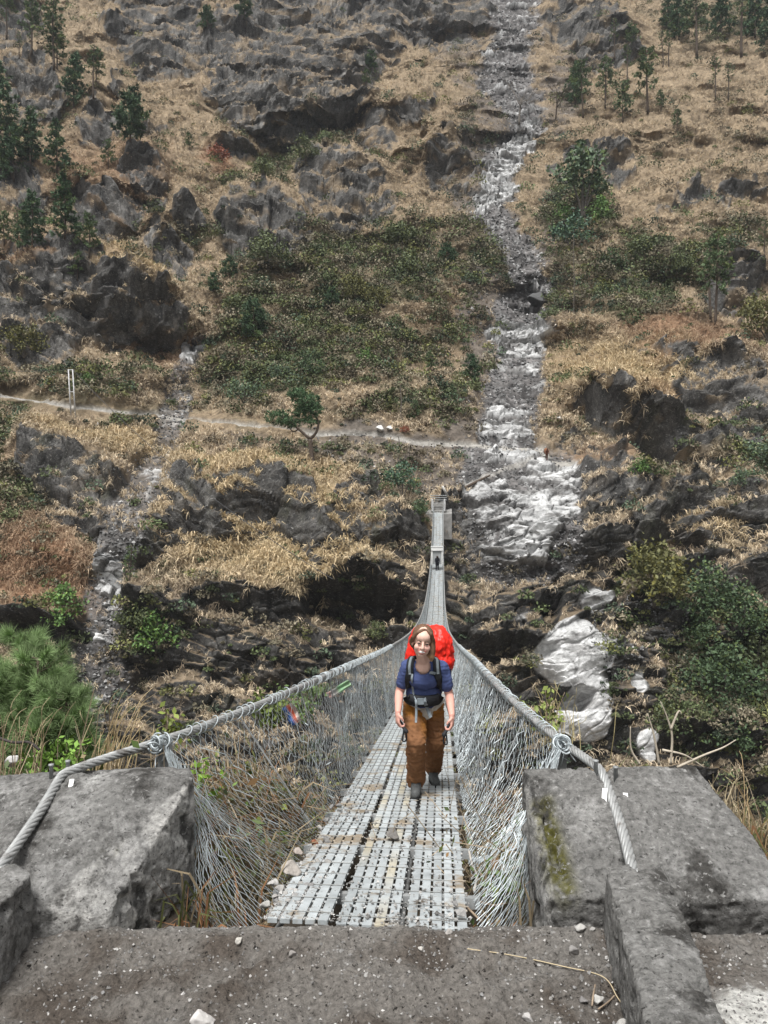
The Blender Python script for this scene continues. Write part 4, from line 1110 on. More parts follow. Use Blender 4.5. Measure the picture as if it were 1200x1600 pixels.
def onto(px, py, bvh, dist=.008):
    d = Vector(((px - 600) / F, 1, (800 - py) / F)).normalized(); o = Vector((0, 0, CH)) + d * 6.0
    h = bvh.ray_cast(o, d)
    if h[0] is None:
        h = bvh.find_nearest(Vector(P(px, py, 6.65)))
    n = h[1]
    if n.dot(d) > 0: n = -n
    return np.array(h[0] + n * dist), np.array(n)


def ribbon(pts, width, th, m, name, parent, bvh=SH_BVH, dist=.008, free=None):
    q = [onto(x, y, bvh, dist) for x, y in pts]
    if free is not None:
        q += [(np.array(p_), np.array([0, -1.0, .1])) for p_ in free]
    c = catmull([a for a, _ in q], 6); n = catmull([b for _, b in q], 6)
    t = np.gradient(c, axis=0); t /= np.linalg.norm(t, axis=1, keepdims=True); n = n - t * (n * t).sum(1, keepdims=True); n /= np.linalg.norm(n, axis=1, keepdims=True); w_ = np.cross(t, n) * width / 2
    h = n * th / 2; k_ = len(c)
    V = np.concatenate([c - w_ - h, c + w_ - h, c + w_ + h, c - w_ + h]); a = np.arange(k_ - 1)[:, None]; F_ = []
    for s0, s1 in ((0, 1), (1, 2), (2, 3), (3, 0)):
        F_.append(np.concatenate([a + s0 * k_, a + s1 * k_, a + 1 + s1 * k_, a + 1 + s0 * k_], 1))
    F_.append(np.array([[0, k_, 2 * k_, 3 * k_], [k_ - 1, 4 * k_ - 1, 3 * k_ - 1, 2 * k_ - 1]]))
    mb = MB(); mb.add(V, F_); return mb.build(name, m, parent, True)


for px_, sg in ((1, -1), (2, 1)):
    pth = [(648, 1021), (644, 1030), (641, 1040), (640, 1050), (639, 1060), (638, 1072)] if sg < 0 else [(676, 1023), (680, 1032), (682, 1042), (683, 1052), (685, 1062), (687, 1074)]
    sp = ribbon(pth, .062, .016, m_black, 'shoulder_strap', pack, dist=.010)
    ribbon([(x + .5, y) for x, y in pth[:4]], .022, .012, m_grey, 'strap_trim', sp, dist=.020)
ribbon([(643, 1047), (652, 1048), (662, 1050), (672, 1051), (682, 1052)], .024, .006, m_grey, 'chest_strap', pack, dist=.012)
hbt = ribbon([(633, 1088), (640, 1091), (650, 1094), (662, 1095), (674, 1094), (684, 1091), (691, 1087)], .095, .03, m_black, 'hip_belt', pack, dist=.010)
mb = MB(); mb.add(*box(P(657, 1096, 6.555), (.055, .02, .05))); mb.build('buckle', m_grey, hbt)
ribbon([(646, 1053), (645, 1063), (646, 1075), (648, 1086)], .020, .006, m_grey, 'strap_tail', pack, dist=.016, free=[P(650, 1096, 6.52), P(650.5, 1110, 6.53), P(650, 1129, 6.50)])
ribbon([(664, 1090)], .030, .006, m_grey, 'strap_tail', pack, dist=.03, free=[P(664, 1097, 6.55), P(668, 1108, 6.62), P(673, 1121, 6.60)])

# trekking poles carried level, grips in the fists
for (g, s_, px_, nm) in ((gripL, sideL, -1, 'trekking pole with a black grip and loop in the hand beside the left net'), (gripR, sideR, 1, 'trekking pole with a black grip in the hand nearer the right net')):
    po = empty('trekking_pole', g, nm, 'trekking pole')
    fw = np.array([.55 if px_ < 0 else -.55, -.55, -.75]); fw /= np.linalg.norm(fw); fw = fw if px_ < 0 else fw
    mb = MB(); mb.add(*tube([g - fw * .05, g, g + fw * .05, g + fw * .085, g + fw * .10], [.013, .015, .014, .020, .012], 8)); mb.build('grip', m_black, po, True)
    bk = np.array([.05 * -px_, .9, .10]); mb = MB(); mb.add(*tube([g - fw * .05, g - fw * .05 + np.array([0, .03, .0]), g + bk * .55 - fw * .06], [.008, .007, .006], 6)); mb.build('shaft', m_wire, po, True)
    lp = catmull([g - fw * .02, g + np.array([.035 * -px_, -.03, -.05]), g + np.array([.045 * -px_, -.02, -.13]), g + np.array([.015 * -px_, -.02, -.14]), g + fw * .05], 6)
    mb = MB(); mb.add(*tube(lp, .007, 5)); mb.build('wrist_strap', m_black, po, True)


# ================================================================== far walkers
def far_walker(foot, lean, tone, label, h=1.0, yaw=0):
    b = MB(); X = lambda x, y, z: foot + np.array([x, y, z]) * h
    for sg, st_ in ((-1, .16), (1, -.14)):
        chain(b, [X(sg * .09, 0, .82), X(sg * .10, -.04 + st_ * .5 * -1, .45), X(sg * .10, st_ * -1, .06), X(sg * .10, -st_ - .12, .04)], [.095, .07, .055, .045])
        chain(b, [X(sg * .2, -.18 * lean, 1.28), X(sg * .25, -.22 * lean - .05, 1.0), X(sg * .18, -.3 * lean - .16, .86)], [.06, .05, .04])
    chain(b, [X(0, 0, .85), X(0, -.1 * lean, 1.1), X(0, -.18 * lean, 1.28)], [.14, .14, .15])
    chain(b, [X(0, -.2 * lean, 1.35), X(0, -.34 * lean, 1.50)], [.06, .10])
    V, f, N = remesh(b, .022, 4)
    c = np.tile(np.array(tone, float), (len(V), 1)); hd_ = np.linalg.norm(V - X(0, -.36 * lean, 1.50), axis=1) < .13; c[hd_] = (.05, .035, .03)
    c[(V[:, 2] < foot[2] + .8 * h)] *= .7
    mb = MB(); mb.add(V, f, c); return tag(mb.build('person', m_cloth, None, True), label, 'person')


pf = axis(64.3) + np.array([0, 0, .01])
far_walker(pf, 1.0, (.03, .03, .036), 'small dark porter bent under a white box far along the bridge', .80)
crate = empty('crate', pf + np.array([0, .28, .45]), 'tall white box on the back of the dark porter far along the bridge', 'box')
m_crate = mat('white_board', (.72, .72, .70), .6, var=.08); m_crate2 = mat('shaded_white_board', (.30, .31, .31), .7, var=.12)  # second board: white box front with its shade put into a grey colour
cb = pf + np.array([0, .42, 0])
mb = MB(); mb.add(*box(cb + [0, .06, 1.10], (.78, .50, 1.16))); mb.build('panel', m_crate2, crate)
for sg in (-1, 1):
    mb = MB(); mb.add(*box(cb + [sg * .45, .03, 1.10], (.10, .58, 1.24))); mb.build('side_panel', m_crate, crate)
mb = MB(); mb.add(*box(cb + [0, .02, 1.90], (1.04, .66, .34))); mb.add(*box(cb + [0, .0, 2.085], (1.08, .70, .03))); mb.build('lid', m_crate, crate)
tp = on_hill(858, 716)
far_walker(tp, 1.2, (.11, .05, .035), 'small porter in brown on the trail crossing the pale slide', 1.05)
bkt = MB(); bkt.add(*ell(tp + [0, .32, 1.35], (.36, .30, .45), 14, 10)); V, f, N = remesh(bkt, .03, 2); V += N * (.04 * noise3(V, .2, 3, 3))[:, None]
mb = MB(); mb.add(V, f); tag(mb.build('bundle', mat('brown_sack', (.22, .10, .055), .9, var=.3, scale=5), None, True), 'brown bundle on the back of the porter crossing the pale slide', 'bundle')
# ================================================================== stones
m_stone = mat('stone', attr=True, rough=.92, var=.3, scale=22, bump=.5, bscale=70, dist=.008, spec=.15)
STONES = []
for k_ in range(7):
    r_ = np.random.default_rng(50 + k_); pts = r_.normal(size=(14, 3)); pts /= np.linalg.norm(pts, axis=1, keepdims=True); pts *= np.array([.5, .42, .33]) * r_.uniform(.8, 1.1, (14, 1))
    V, f, N = hull_shape(pts, .05, .02, 60 + k_, 3, .05); V[:, 2] -= V[:, 2].min(); STONES.append((V, f))


def stone_obj(name, p, w_, tone, label, group=None, k_=None):
    V, f = STONES[rng.integers(0, 7) if k_ is None else k_]
    a = rng.uniform(0, 6.28); R = np.array([[math.cos(a), -math.sin(a), 0], [math.sin(a), math.cos(a), 0], [0, 0, 1]])
    mb = MB(); mb.add((V @ R.T) * w_, f, np.array(tone))
    o = mb.build(name, m_stone, None, True); o.location = Vector([float(q) for q in p]); return tag(o, label, 'stone', group)


def deck_pt(px, py):
    s = 1.0
    for _ in range(60):
        Yn = 3.67 + s; s = s + .5 * ((F * (CH - float(zdeck(s))) / (py - 800)) - Yn)
        s = max(s, .02)
    return np.array([(px - 600) / F * (3.67 + s), 3.67 + s, float(zdeck(s)) - .002])


def land_pt(px, py):
    Y = F * CH / (py - 800)
    for _ in range(5):
        X = (px - 600) / F * Y; Y = F * (CH - ground_z(X, min(Y, 3.66))) / (py - 800)
    return np.array([X, Y, ground_z(X, min(Y, 3.66)) - .006])


GREYS = [(.30, .29, .275), (.24, .235, .23), (.38, .37, .355), (.20, .195, .19)]
big = [((614, 1311), 27, (.16, .15, .14), 'round dark grey stone alone in the middle of the deck'), ((455, 1370), 42, (.34, .31, .28), 'largest pale stone at the left edge of the deck'),
       ((492, 1321), 15, (.20, .085, .05), 'small rusty brown stone on the left edge of the deck'), ((466, 1336), 20, (.33, .29, .26), 'pinkish stone at the deck edge beside the rusty brown stone'),
       ((426, 1384), 22, (.40, .39, .37), 'pale flat stone at the foot of the left net beside the largest stone'), ((414, 1420), 24, (.36, .35, .33), 'pale stone where the left net meets the landing'), ((720, 1432), 20, (.30, .29, .28), 'grey stone at the right corner of the deck by the landing'), ((436, 1392), 20, (.30, .29, .275), 'grey stone just below the largest pale stone on the deck')]
for (xy, w_, tone, lab) in big:
    p = deck_pt(*xy) if xy[1] < 1434 else land_pt(*xy)
    stone_obj('stone', p, w_ / F * p[1] * 1.05, tone, lab)
small = [(470, 1352, 12), (455, 1393, 12), (470, 1383, 13), (486, 1386, 13), (500, 1374, 11), (512, 1350, 15), (497, 1349, 12), (480, 1357, 12), (520, 1366, 10), (435, 1418, 14), (450, 1410, 12), (510, 1284, 14), (500, 1296, 12), (545, 1252, 10), (530, 1268, 10), (560, 1232, 9), (640, 1312, 8), (704, 1432, 12), (712, 1414, 12), (700, 1420, 10), (560, 1302, 8), (482, 1341, 13), (446, 1400, 13), (462, 1402, 12), (478, 1370, 12), (490, 1362, 12), (430, 1404, 14), (505, 1310, 10), (525, 1330, 9), (468, 1412, 10), (690, 1432, 9), (728, 1400, 10), (585, 1205, 7), (598, 1190, 6), (520, 1300, 9), (488, 1398, 9)] + [(int(445 + (1420 - y_) * .62 + rng.normal() * 16), y_, int(rng.integers(7, 14))) for y_ in rng.integers(1250, 1425, 34)]
for x, y, w_ in small:
    p = deck_pt(x, min(y, 1433)); stone_obj('stone', p, w_ / F * p[1], GREYS[rng.integers(0, 4)], 'small grey stone fallen onto the edges of the bridge deck', 'small stones on the deck')
lands = [(372, 1480, 19, (.45, .43, .39), 'pale pointed stone on the mud in front of the left net'), (318, 1606, 46, (.50, .48, .46), 'big white stone in the mud cut by the bottom of the frame'), (458, 1494, 18, (.24, .225, .21), 'dark clod with a pale top in the mud below the deck'),
         (909, 1456, 22, (.38, .37, .35), 'pale round stone at the foot of the mossy block'), (894, 1480, 24, (.22, .21, .20), 'dark grey oblong stone just below the pale round one by the mossy block'), (935, 1570, 24, (.42, .41, .39), 'pale angular stone beside the twigs next to the right concrete stub'), (825, 1596, 24, (.40, .385, .37), 'pale stone by the bottom of the frame below the straw'), (988, 1590, 20, (.33, .32, .31), 'grey stone against the inner foot of the right concrete stub'),
         (911, 1565, 18, (.20, .19, .185), 'dark stone touching the pale angular one by the twigs'), (701, 1458, 15, (.36, .34, .32), 'pale stone on the mud just below the right corner of the deck'), (658, 1487, 13, (.40, .38, .35), 'light pebble on the mud below the middle deck panels'), (971, 1604, 22, (.36, .35, .33), 'grey stone at the bottom edge beside the right concrete stub')]
for x, y, w_, tone, lab in lands:
    p = land_pt(x, y); stone_obj('stone', p, w_ / F * p[1] * 1.05, tone, lab)
for x, y, w_ in [(296, 1563, 10), (161, 1551, 9), (60, 1546, 8), (926, 1453, 12), (898, 1544, 11), (920, 1520, 9), (753, 1553, 11), (683, 1516, 9), (656, 1556, 8), (561, 1513, 7), (1104, 1470, 9), (1079, 1484, 9), (1140, 1490, 9), (95, 1462, 10), (130, 1500, 8), (770, 1470, 9), (840, 1500, 8), (800, 1530, 8), (610, 1540, 8), (500, 1560, 8), (235, 1500, 8), (860, 1560, 9), (950, 1500, 9), (600, 1468, 8)]:
    p = land_pt(x, y); stone_obj('pebble', p, w_ / F * p[1], GREYS[rng.integers(0, 4)], 'small pebble lying on the muddy landing', 'pebbles on the landing')
# gravel: grit too small to count
gv = MB(); n = 5200
gxx = rng.uniform(-1.9, 1.8, n); gyy = 2.35 + 1.33 * rng.random(n) ** .8
wgt = .25 + .75 * sstep(-.1, .3, fbm(gxx / .35, gyy / .35, 401, 3)) + (gxx > .5) * .5
kp = rng.random(n) < wgt; gxx, gyy = gxx[kp], gyy[kp]
pz = zland(gxx, gyy); P1 = np.stack([gxx, gyy, pz], 1); sz = rng.uniform(.002, .0085, len(P1)) * np.where(rng.random(len(P1)) < .06, 1.8, 1)
ds = rng.uniform(.0, 5.5, 1500) * rng.random(1500) ** 1.6; oo = np.where(rng.random(1500) < .6, -HB + np.abs(rng.normal(size=1500)) * .12, rng.uniform(-HB, HB, 1500)); P2 = axis(ds) + RGT * oo[:, None]
P1 = np.concatenate([P1, P2]); sz = np.concatenate([sz, rng.uniform(.003, .011, 1500)])
V = P1[:, None, :] + octb[None] * sz[:, None, None] * rng.uniform(.6, 1.3, (len(P1), 6, 1)) + rng.normal(size=(len(P1), 6, 3)) * sz[:, None, None] * .2
c = np.where(rng.random((len(P1), 1)) < .3, .42, .22) * rng.uniform(.6, 1.2, (len(P1), 1)) * np.array([1, .97, .93])
gv.add(V.reshape(-1, 3), (oct_f[None] + (np.arange(len(P1)) * 6)[:, None, None]).reshape(-1, 3), np.repeat(c, 6, 0))
tag(gv.build('gravel', m_stone), 'fine grit scattered over the landing and deck edge', 'gravel', kind='stuff')

# straw, twigs, scraps
m_straw = mat('straw', (.45, .37, .24), .8, var=.2); m_twig = mat('dry_twig', (.26, .20, .145), .9, var=.3, scale=12)


def thin(name, pts, r, m, label, cat, group=None):
    mb = MB(); mb.add(*tube(catmull(pts, 8), r, 5)); return tag(mb.build(name, m, None, True), label, cat, group)


up = np.array([0, 0, .022])
thin('straw', [land_pt(x, y) + up for x, y in ((730, 1488), (800, 1500), (880, 1518), (945, 1540), (965, 1565), (985, 1594))], .0022, m_straw, 'long bent straw lying across the mud towards the right stub', 'straw')
thin('twig', [land_pt(x, y) + up for x, y in ((925, 1578), (928, 1560), (930, 1545))], .004, m_twig, 'short upright brown twig by the pale angular stone', 'twig')
thin('twig', [land_pt(x, y) + up for x, y in ((935, 1583), (950, 1572), (960, 1562))], .0035, m_twig, 'short twig slanting between the pale angular stone and the right stub', 'twig')
thin('stick', [P(733, 1330, 4.9), P(738, 1352, 4.75), P(745, 1368, 4.6), P(741, 1393, 4.4)], .009, mat('pale_stick', (.40, .37, .33), .85, var=.3), 'pale crooked stick outside the right edge of the deck', 'stick')
thin('stick', [P(728, 1400, 4.2), P(745, 1408, 4.2), P(770, 1415, 4.25), P(790, 1412, 4.3)], .008, m_twig, 'brown stick lying across the foot of the right net', 'stick')
thin('stick', [P(730, 1418, 4.1), P(742, 1430, 4.05), P(752, 1440, 4.0)], .007, m_twig, 'short dark stick beside the right corner of the deck', 'stick')
mb = MB(); mb.add(*box(P(748, 1343, 4.85), (.13, .07, .006), np.array(Matrix.Rotation(.25, 3, 'Y') @ Matrix.Rotation(.2, 3, 'Z')))); tag(mb.build('metal_plate', m_wire), 'small grey metal plate caught outside the right edge of the deck', 'metal plate')


def rag(name, c, w_, h_, cols, label, cat, tilt=.3):
    u = np.linspace(-.5, .5, 9); v = np.linspace(-.5, .5, 9); Ug, Vg = np.meshgrid(u, v)
    x = Ug * w_ * math.cos(tilt) - Vg * h_ * math.sin(tilt); z = Ug * w_ * math.sin(tilt) + Vg * h_ * math.cos(tilt)
    y = .02 * np.sin(Ug * 7) + .015 * np.sin(Vg * 9 + 1)
    Vt = np.stack([x, y, z], -1).reshape(-1, 3); Vt = np.concatenate([Vt, Vt + [0, .003, 0]]) + c; id_ = np.arange(81).reshape(9, 9)
    q = np.stack([id_[:-1, :-1], id_[:-1, 1:], id_[1:, 1:], id_[1:, :-1]], -1).reshape(-1, 4)
    k_ = np.clip(((Ug + .5) * len(cols)).astype(int), 0, len(cols) - 1).ravel(); cc = np.array(cols)[np.concatenate([k_, k_])]
    mb = MB(); mb.add(Vt, [q, q[:, ::-1] + 81], cc); return tag(mb.build(name, m_cloth), label, cat)


rag('prayer_flag', P(456, 1116, 6.30), .10, .17, [(.06, .13, .35), (.08, .16, .42), (.55, .12, .07), (.60, .55, .5)], 'torn blue and red prayer flag caught in the left net', 'prayer flag', .5)
rag('prayer_flag', P(530, 1077, 7.75), .26, .075, [(.55, .30, .26), (.50, .48, .44), (.25, .42, .25), (.30, .45, .28)], 'faded pink and green prayer flag tied near the top of the left net', 'prayer flag', .55)
for c, rz, lab in ((P(944, 1246, 4.10), .9, 'larger white plastic scrap beside the cable on the mossy block'), (P(977, 1249, 4.10), .5, 'smaller white plastic scrap on the mossy block, on the far side of the cable'), (P(112, 1227, 4.23), -.5, 'narrow white plastic scrap beside the cable on the streaked block')):
    mb = MB(); mb.add(*box(c + [0, -.006, .014], (.026, .085, .004) if 'larger' in lab else (.024, .05, .004), np.array(Matrix.Rotation(-.62, 3, 'X') @ Matrix.Rotation(rz * .4, 3, 'Z')))); tag(mb.build('plastic_scrap', m_crate), lab, 'scrap')
for px_, py_, Yb, blk in ((80, 1212, 4.34, 'anchor_block'), (106, 1206, 4.38, 'anchor_block'), (962, 1216, 4.24, 'anchor_block.001'), (931, 1206, 4.28, 'anchor_block.001')):
    b = P(px_, py_, Yb); mb = MB(); mb.add(*tube([b - [0, 0, .03], b + [0, 0, .055], b + [0, 0, .057], b + [0, 0, .066]], [.012, .012, .016, .015], 8)); mb.build('bolt', m_beam, bpy.data.objects[blk], True)
# ================================================================== trees and shrubs of the slope
m_needle = mat('pine_needles', attr=True, rough=.8, var=.2, scale=3, spec=.15)
m_leaf = mat('leaf', attr=True, rough=.6, var=.2, scale=3, spec=.25)
m_bark = mat('bark', (.085, .065, .05), .95, var=.3, scale=6)
m_bark2 = mat('grey_bark', (.12, .105, .09), .95, var=.3, scale=6)


def pine_mesh(seed, lo_, spread, nb, dense, tone, droop=0.0, top=.6):
    r = np.random.default_rng(seed)
    t = np.linspace(0, 1, 12); bend = np.stack([.03 * np.sin(t * 3 + seed) * t, .03 * np.cos(t * 2 + seed * 2) * t, t], 1)
    tr = MB(); tr.add(*tube(bend, .016 * (1 - t * .85) + .003, 6))
    cr = MB()
    for k in range(nb):
        u = lo_ + (1 - lo_) * (k + r.random()) / nb; a = k * 2.4 + r.normal() * .5
        prof = ((1 - u) / (1 - lo_)) ** top * (.55 + .45 * min(1, (u - lo_) / .12 + .3))
        L = spread * prof * r.uniform(.55, 1.2) + .02
        o = np.array([np.interp(u, t, bend[:, 0]), np.interp(u, t, bend[:, 1]), u])
        d = np.array([math.cos(a), math.sin(a), r.uniform(-.15, .45) - droop]); d /= np.linalg.norm(d)
        e = o + d * L
        tr.add(*tubes3(o[None], e[None], .0035, 3))
        m = max(4, int(1.4 * dense * (L / spread + .35)))
        q = r.uniform(.3, 1.05, m) ** .8
        C = o + d * L * q[:, None] + r.normal(size=(m, 3)) * spread * .09
        n6 = 13; dirs = r.normal(size=(m * n6, 3)) + np.repeat(d[None], m * n6, 0) * .7 + [0, 0, .35]; dirs /= np.linalg.norm(dirs, axis=1, keepdims=True)
        ln = spread * .20 * r.uniform(.6, 1.2, (m * n6, 1)); B = np.repeat(C, n6, 0); w_ = np.cross(dirs, r.normal(size=dirs.shape)); w_ /= np.linalg.norm(w_, axis=1, keepdims=True); w_ *= ln * .20
        V = np.stack([B - w_, B + w_, B + dirs * ln], 1).reshape(-1, 3)
        c = np.array(tone) * r.uniform(.6, 1.35) * r.uniform(.8, 1.2, (m * n6, 1)) * (np.array([1.15, 1.05, .8]) if r.random() < .15 else 1)
        cr.add(V, np.arange(len(V)).reshape(-1, 3), np.repeat(c, 3, 0))
    return tr.mesh('trunk', m_bark, True), cr.mesh('crown', m_needle)


def leafy_mesh(seed, blobs, n, tone, ls, stem=True):
    """Crown of small leaves gathered in uneven clumps; blobs: (x, y, z, r)."""
    r = np.random.default_rng(seed); cr = MB(); tr = MB()
    for (x, y, z, rad) in blobs:
        m = int(n * rad ** 2 * 4); k = max(4, m // 22)
        cc = r.normal(size=(k, 3)); cc /= np.linalg.norm(cc, axis=1, keepdims=True); cc = np.array([x, y, z]) + cc * rad * r.uniform(.45, 1.0, (k, 1)) * np.array([1, 1, .85])
        C = cc[r.integers(0, k, m)] + r.normal(size=(m, 3)) * rad * .17
        d = r.normal(size=(m, 3)) + [0, 0, .4]; d /= np.linalg.norm(d, axis=1, keepdims=True); e = np.cross(d, r.normal(size=(m, 3))); e /= np.linalg.norm(e, axis=1, keepdims=True)
        s = ls * r.uniform(.6, 1.3, (m, 1)); V = np.stack([C - d * s, C + e * s * .55, C + d * s, C - e * s * .55], 1).reshape(-1, 3)
        c = np.array(tone) * r.uniform(.65, 1.4, (m, 1)) * np.where(r.random((m, 1)) < .2, np.array([[1.3, 1.2, .8]]), 1.0)
        cr.add(V, np.arange(m * 4).reshape(-1, 4), np.repeat(c, 4, 0))
        if stem:
            tr.add(*tube(catmull([[0, 0, 0], [x * .3, y * .3, z * .4], [x, y, z]], 4), np.linspace(.022, .006, 9), 5))
    return (tr.mesh('trunk', m_bark2, True) if stem else None), cr.mesh('crown', m_leaf)


def bare_mesh(seed, tone_mat, lean=.1):
    r = np.random.default_rng(seed); mb = MB()

    def grow(o, d, L, rad, lev):
        e = o + d * L; mid = (o + e) / 2 + r.normal(size=3) * L * .06
        mb.add(*tube(catmull([o, mid, e], 3), np.linspace(rad, rad * .6, 7), 4))
        if lev == 0: return
        for _ in range(3 if lev > 1 else 4):
            nd = d + r.normal(size=3) * .55; nd[2] = abs(nd[2]) * .8 + .1; nd /= np.linalg.norm(nd)
            grow(o + d * L * r.uniform(.55, 1), nd, L * r.uniform(.5, .75), rad * .55, lev - 1)
    grow(np.zeros(3), np.array([lean, 0, 1.0]), .42, .02, 4)
    return mb.mesh('trunk', tone_mat, True), None


PT, DT = (.125, .175, .090), (.095, .150, .085)
KIND = {
    'tall': [pine_mesh(10 + k, .42, .20, 30, 5, PT, .05, .45) for k in range(4)],
    'thin': [pine_mesh(20 + k, .50, .13, 22, 4, PT, .0, .5) for k in range(3)],
    'cone': [pine_mesh(30 + k, .10, .27, 46, 6, DT, .1, .8) for k in range(4)],
    'small': [pine_mesh(40 + k, .22, .30, 30, 5, PT, -.1, .6) for k in range(3)],
    'bushy': [pine_mesh(50 + k, .12, .38, 44, 6, DT, -.05, .45) for k in range(2)],
    'broad': [leafy_mesh(60, [(0, 0, .62, .30), (-.2, .05, .5, .2), (.2, -.05, .55, .22), (.05, 0, .82, .18), (-.12, .1, .75, .18)], 1500, (.085, .125, .070), .030)],
    'ball': [leafy_mesh(61 + k, [(0, 0, .6, .36), (.18, .1, .5, .24), (-.2, -.05, .55, .24)], 1000, (.075, .13, .085), .032) for k in range(2)],
    'bush': [leafy_mesh(65 + k, [(0, 0, .42, .42), (.3, .1, .35, .3), (-.3, -.05, .33, .32), (.05, -.1, .68, .26)], 900, (.105, .128, .062), .036) for k in range(3)],
    'bright': [leafy_mesh(70 + k, [(0, 0, .42, .42), (.26, .05, .32, .3), (-.26, -.1, .35, .3), (.05, 0, .7, .26)], 620, (.095, .17, .05), .036) for k in range(2)],
    'dark': [leafy_mesh(75 + k, [(0, 0, .42, .44), (.3, .05, .35, .3), (-.3, -.1, .3, .32), (.0, 0, .7, .24)], 1100, (.065, .100, .050), .030) for k in range(2)],
    'olive': [leafy_mesh(80 + k, [(0, 0, .45, .42), (.35, .1, .38, .3), (-.35, -.05, .36, .34), (.1, -.1, .68, .28), (-.2, 0, .6, .25)], 1100, (.125, .125, .05), .030) for k in range(2)],
    'bluish': [leafy_mesh(85, [(0, 0, .45, .42), (.3, .1, .35, .3), (-.3, -.05, .4, .34)], 620, (.09, .13, .08), .036)],
    'red': [leafy_mesh(88, [(0, 0, .42, .42), (.3, .1, .35, .3), (-.3, -.05, .33, .32)], 500, (.24, .085, .05), .045)],
    'bare': [bare_mesh(90 + k, m_bark2) for k in range(3)],
    'dead': [bare_mesh(95, m_bark, .25)],
}
CATS = {'tall': ('pine_tree', 'pine tree'), 'thin': ('pine_tree', 'pine tree'), 'cone': ('pine_tree', 'pine tree'), 'small': ('pine_tree', 'pine tree'), 'bushy': ('pine_tree', 'pine tree'), 'broad': ('broadleaf_tree', 'tree'), 'ball': ('broadleaf_tree', 'tree'),
        'bush': ('shrub', 'shrub'), 'bright': ('shrub', 'shrub'), 'dark': ('shrub', 'shrub'), 'olive': ('shrub', 'shrub'), 'bluish': ('shrub', 'shrub'), 'red': ('shrub', 'shrub'), 'bare': ('bare_tree', 'bare tree'), 'dead': ('bare_tree', 'bare tree')}
GUL, GUR = 'pines on the upper left slope', 'pines along the upper right slope'
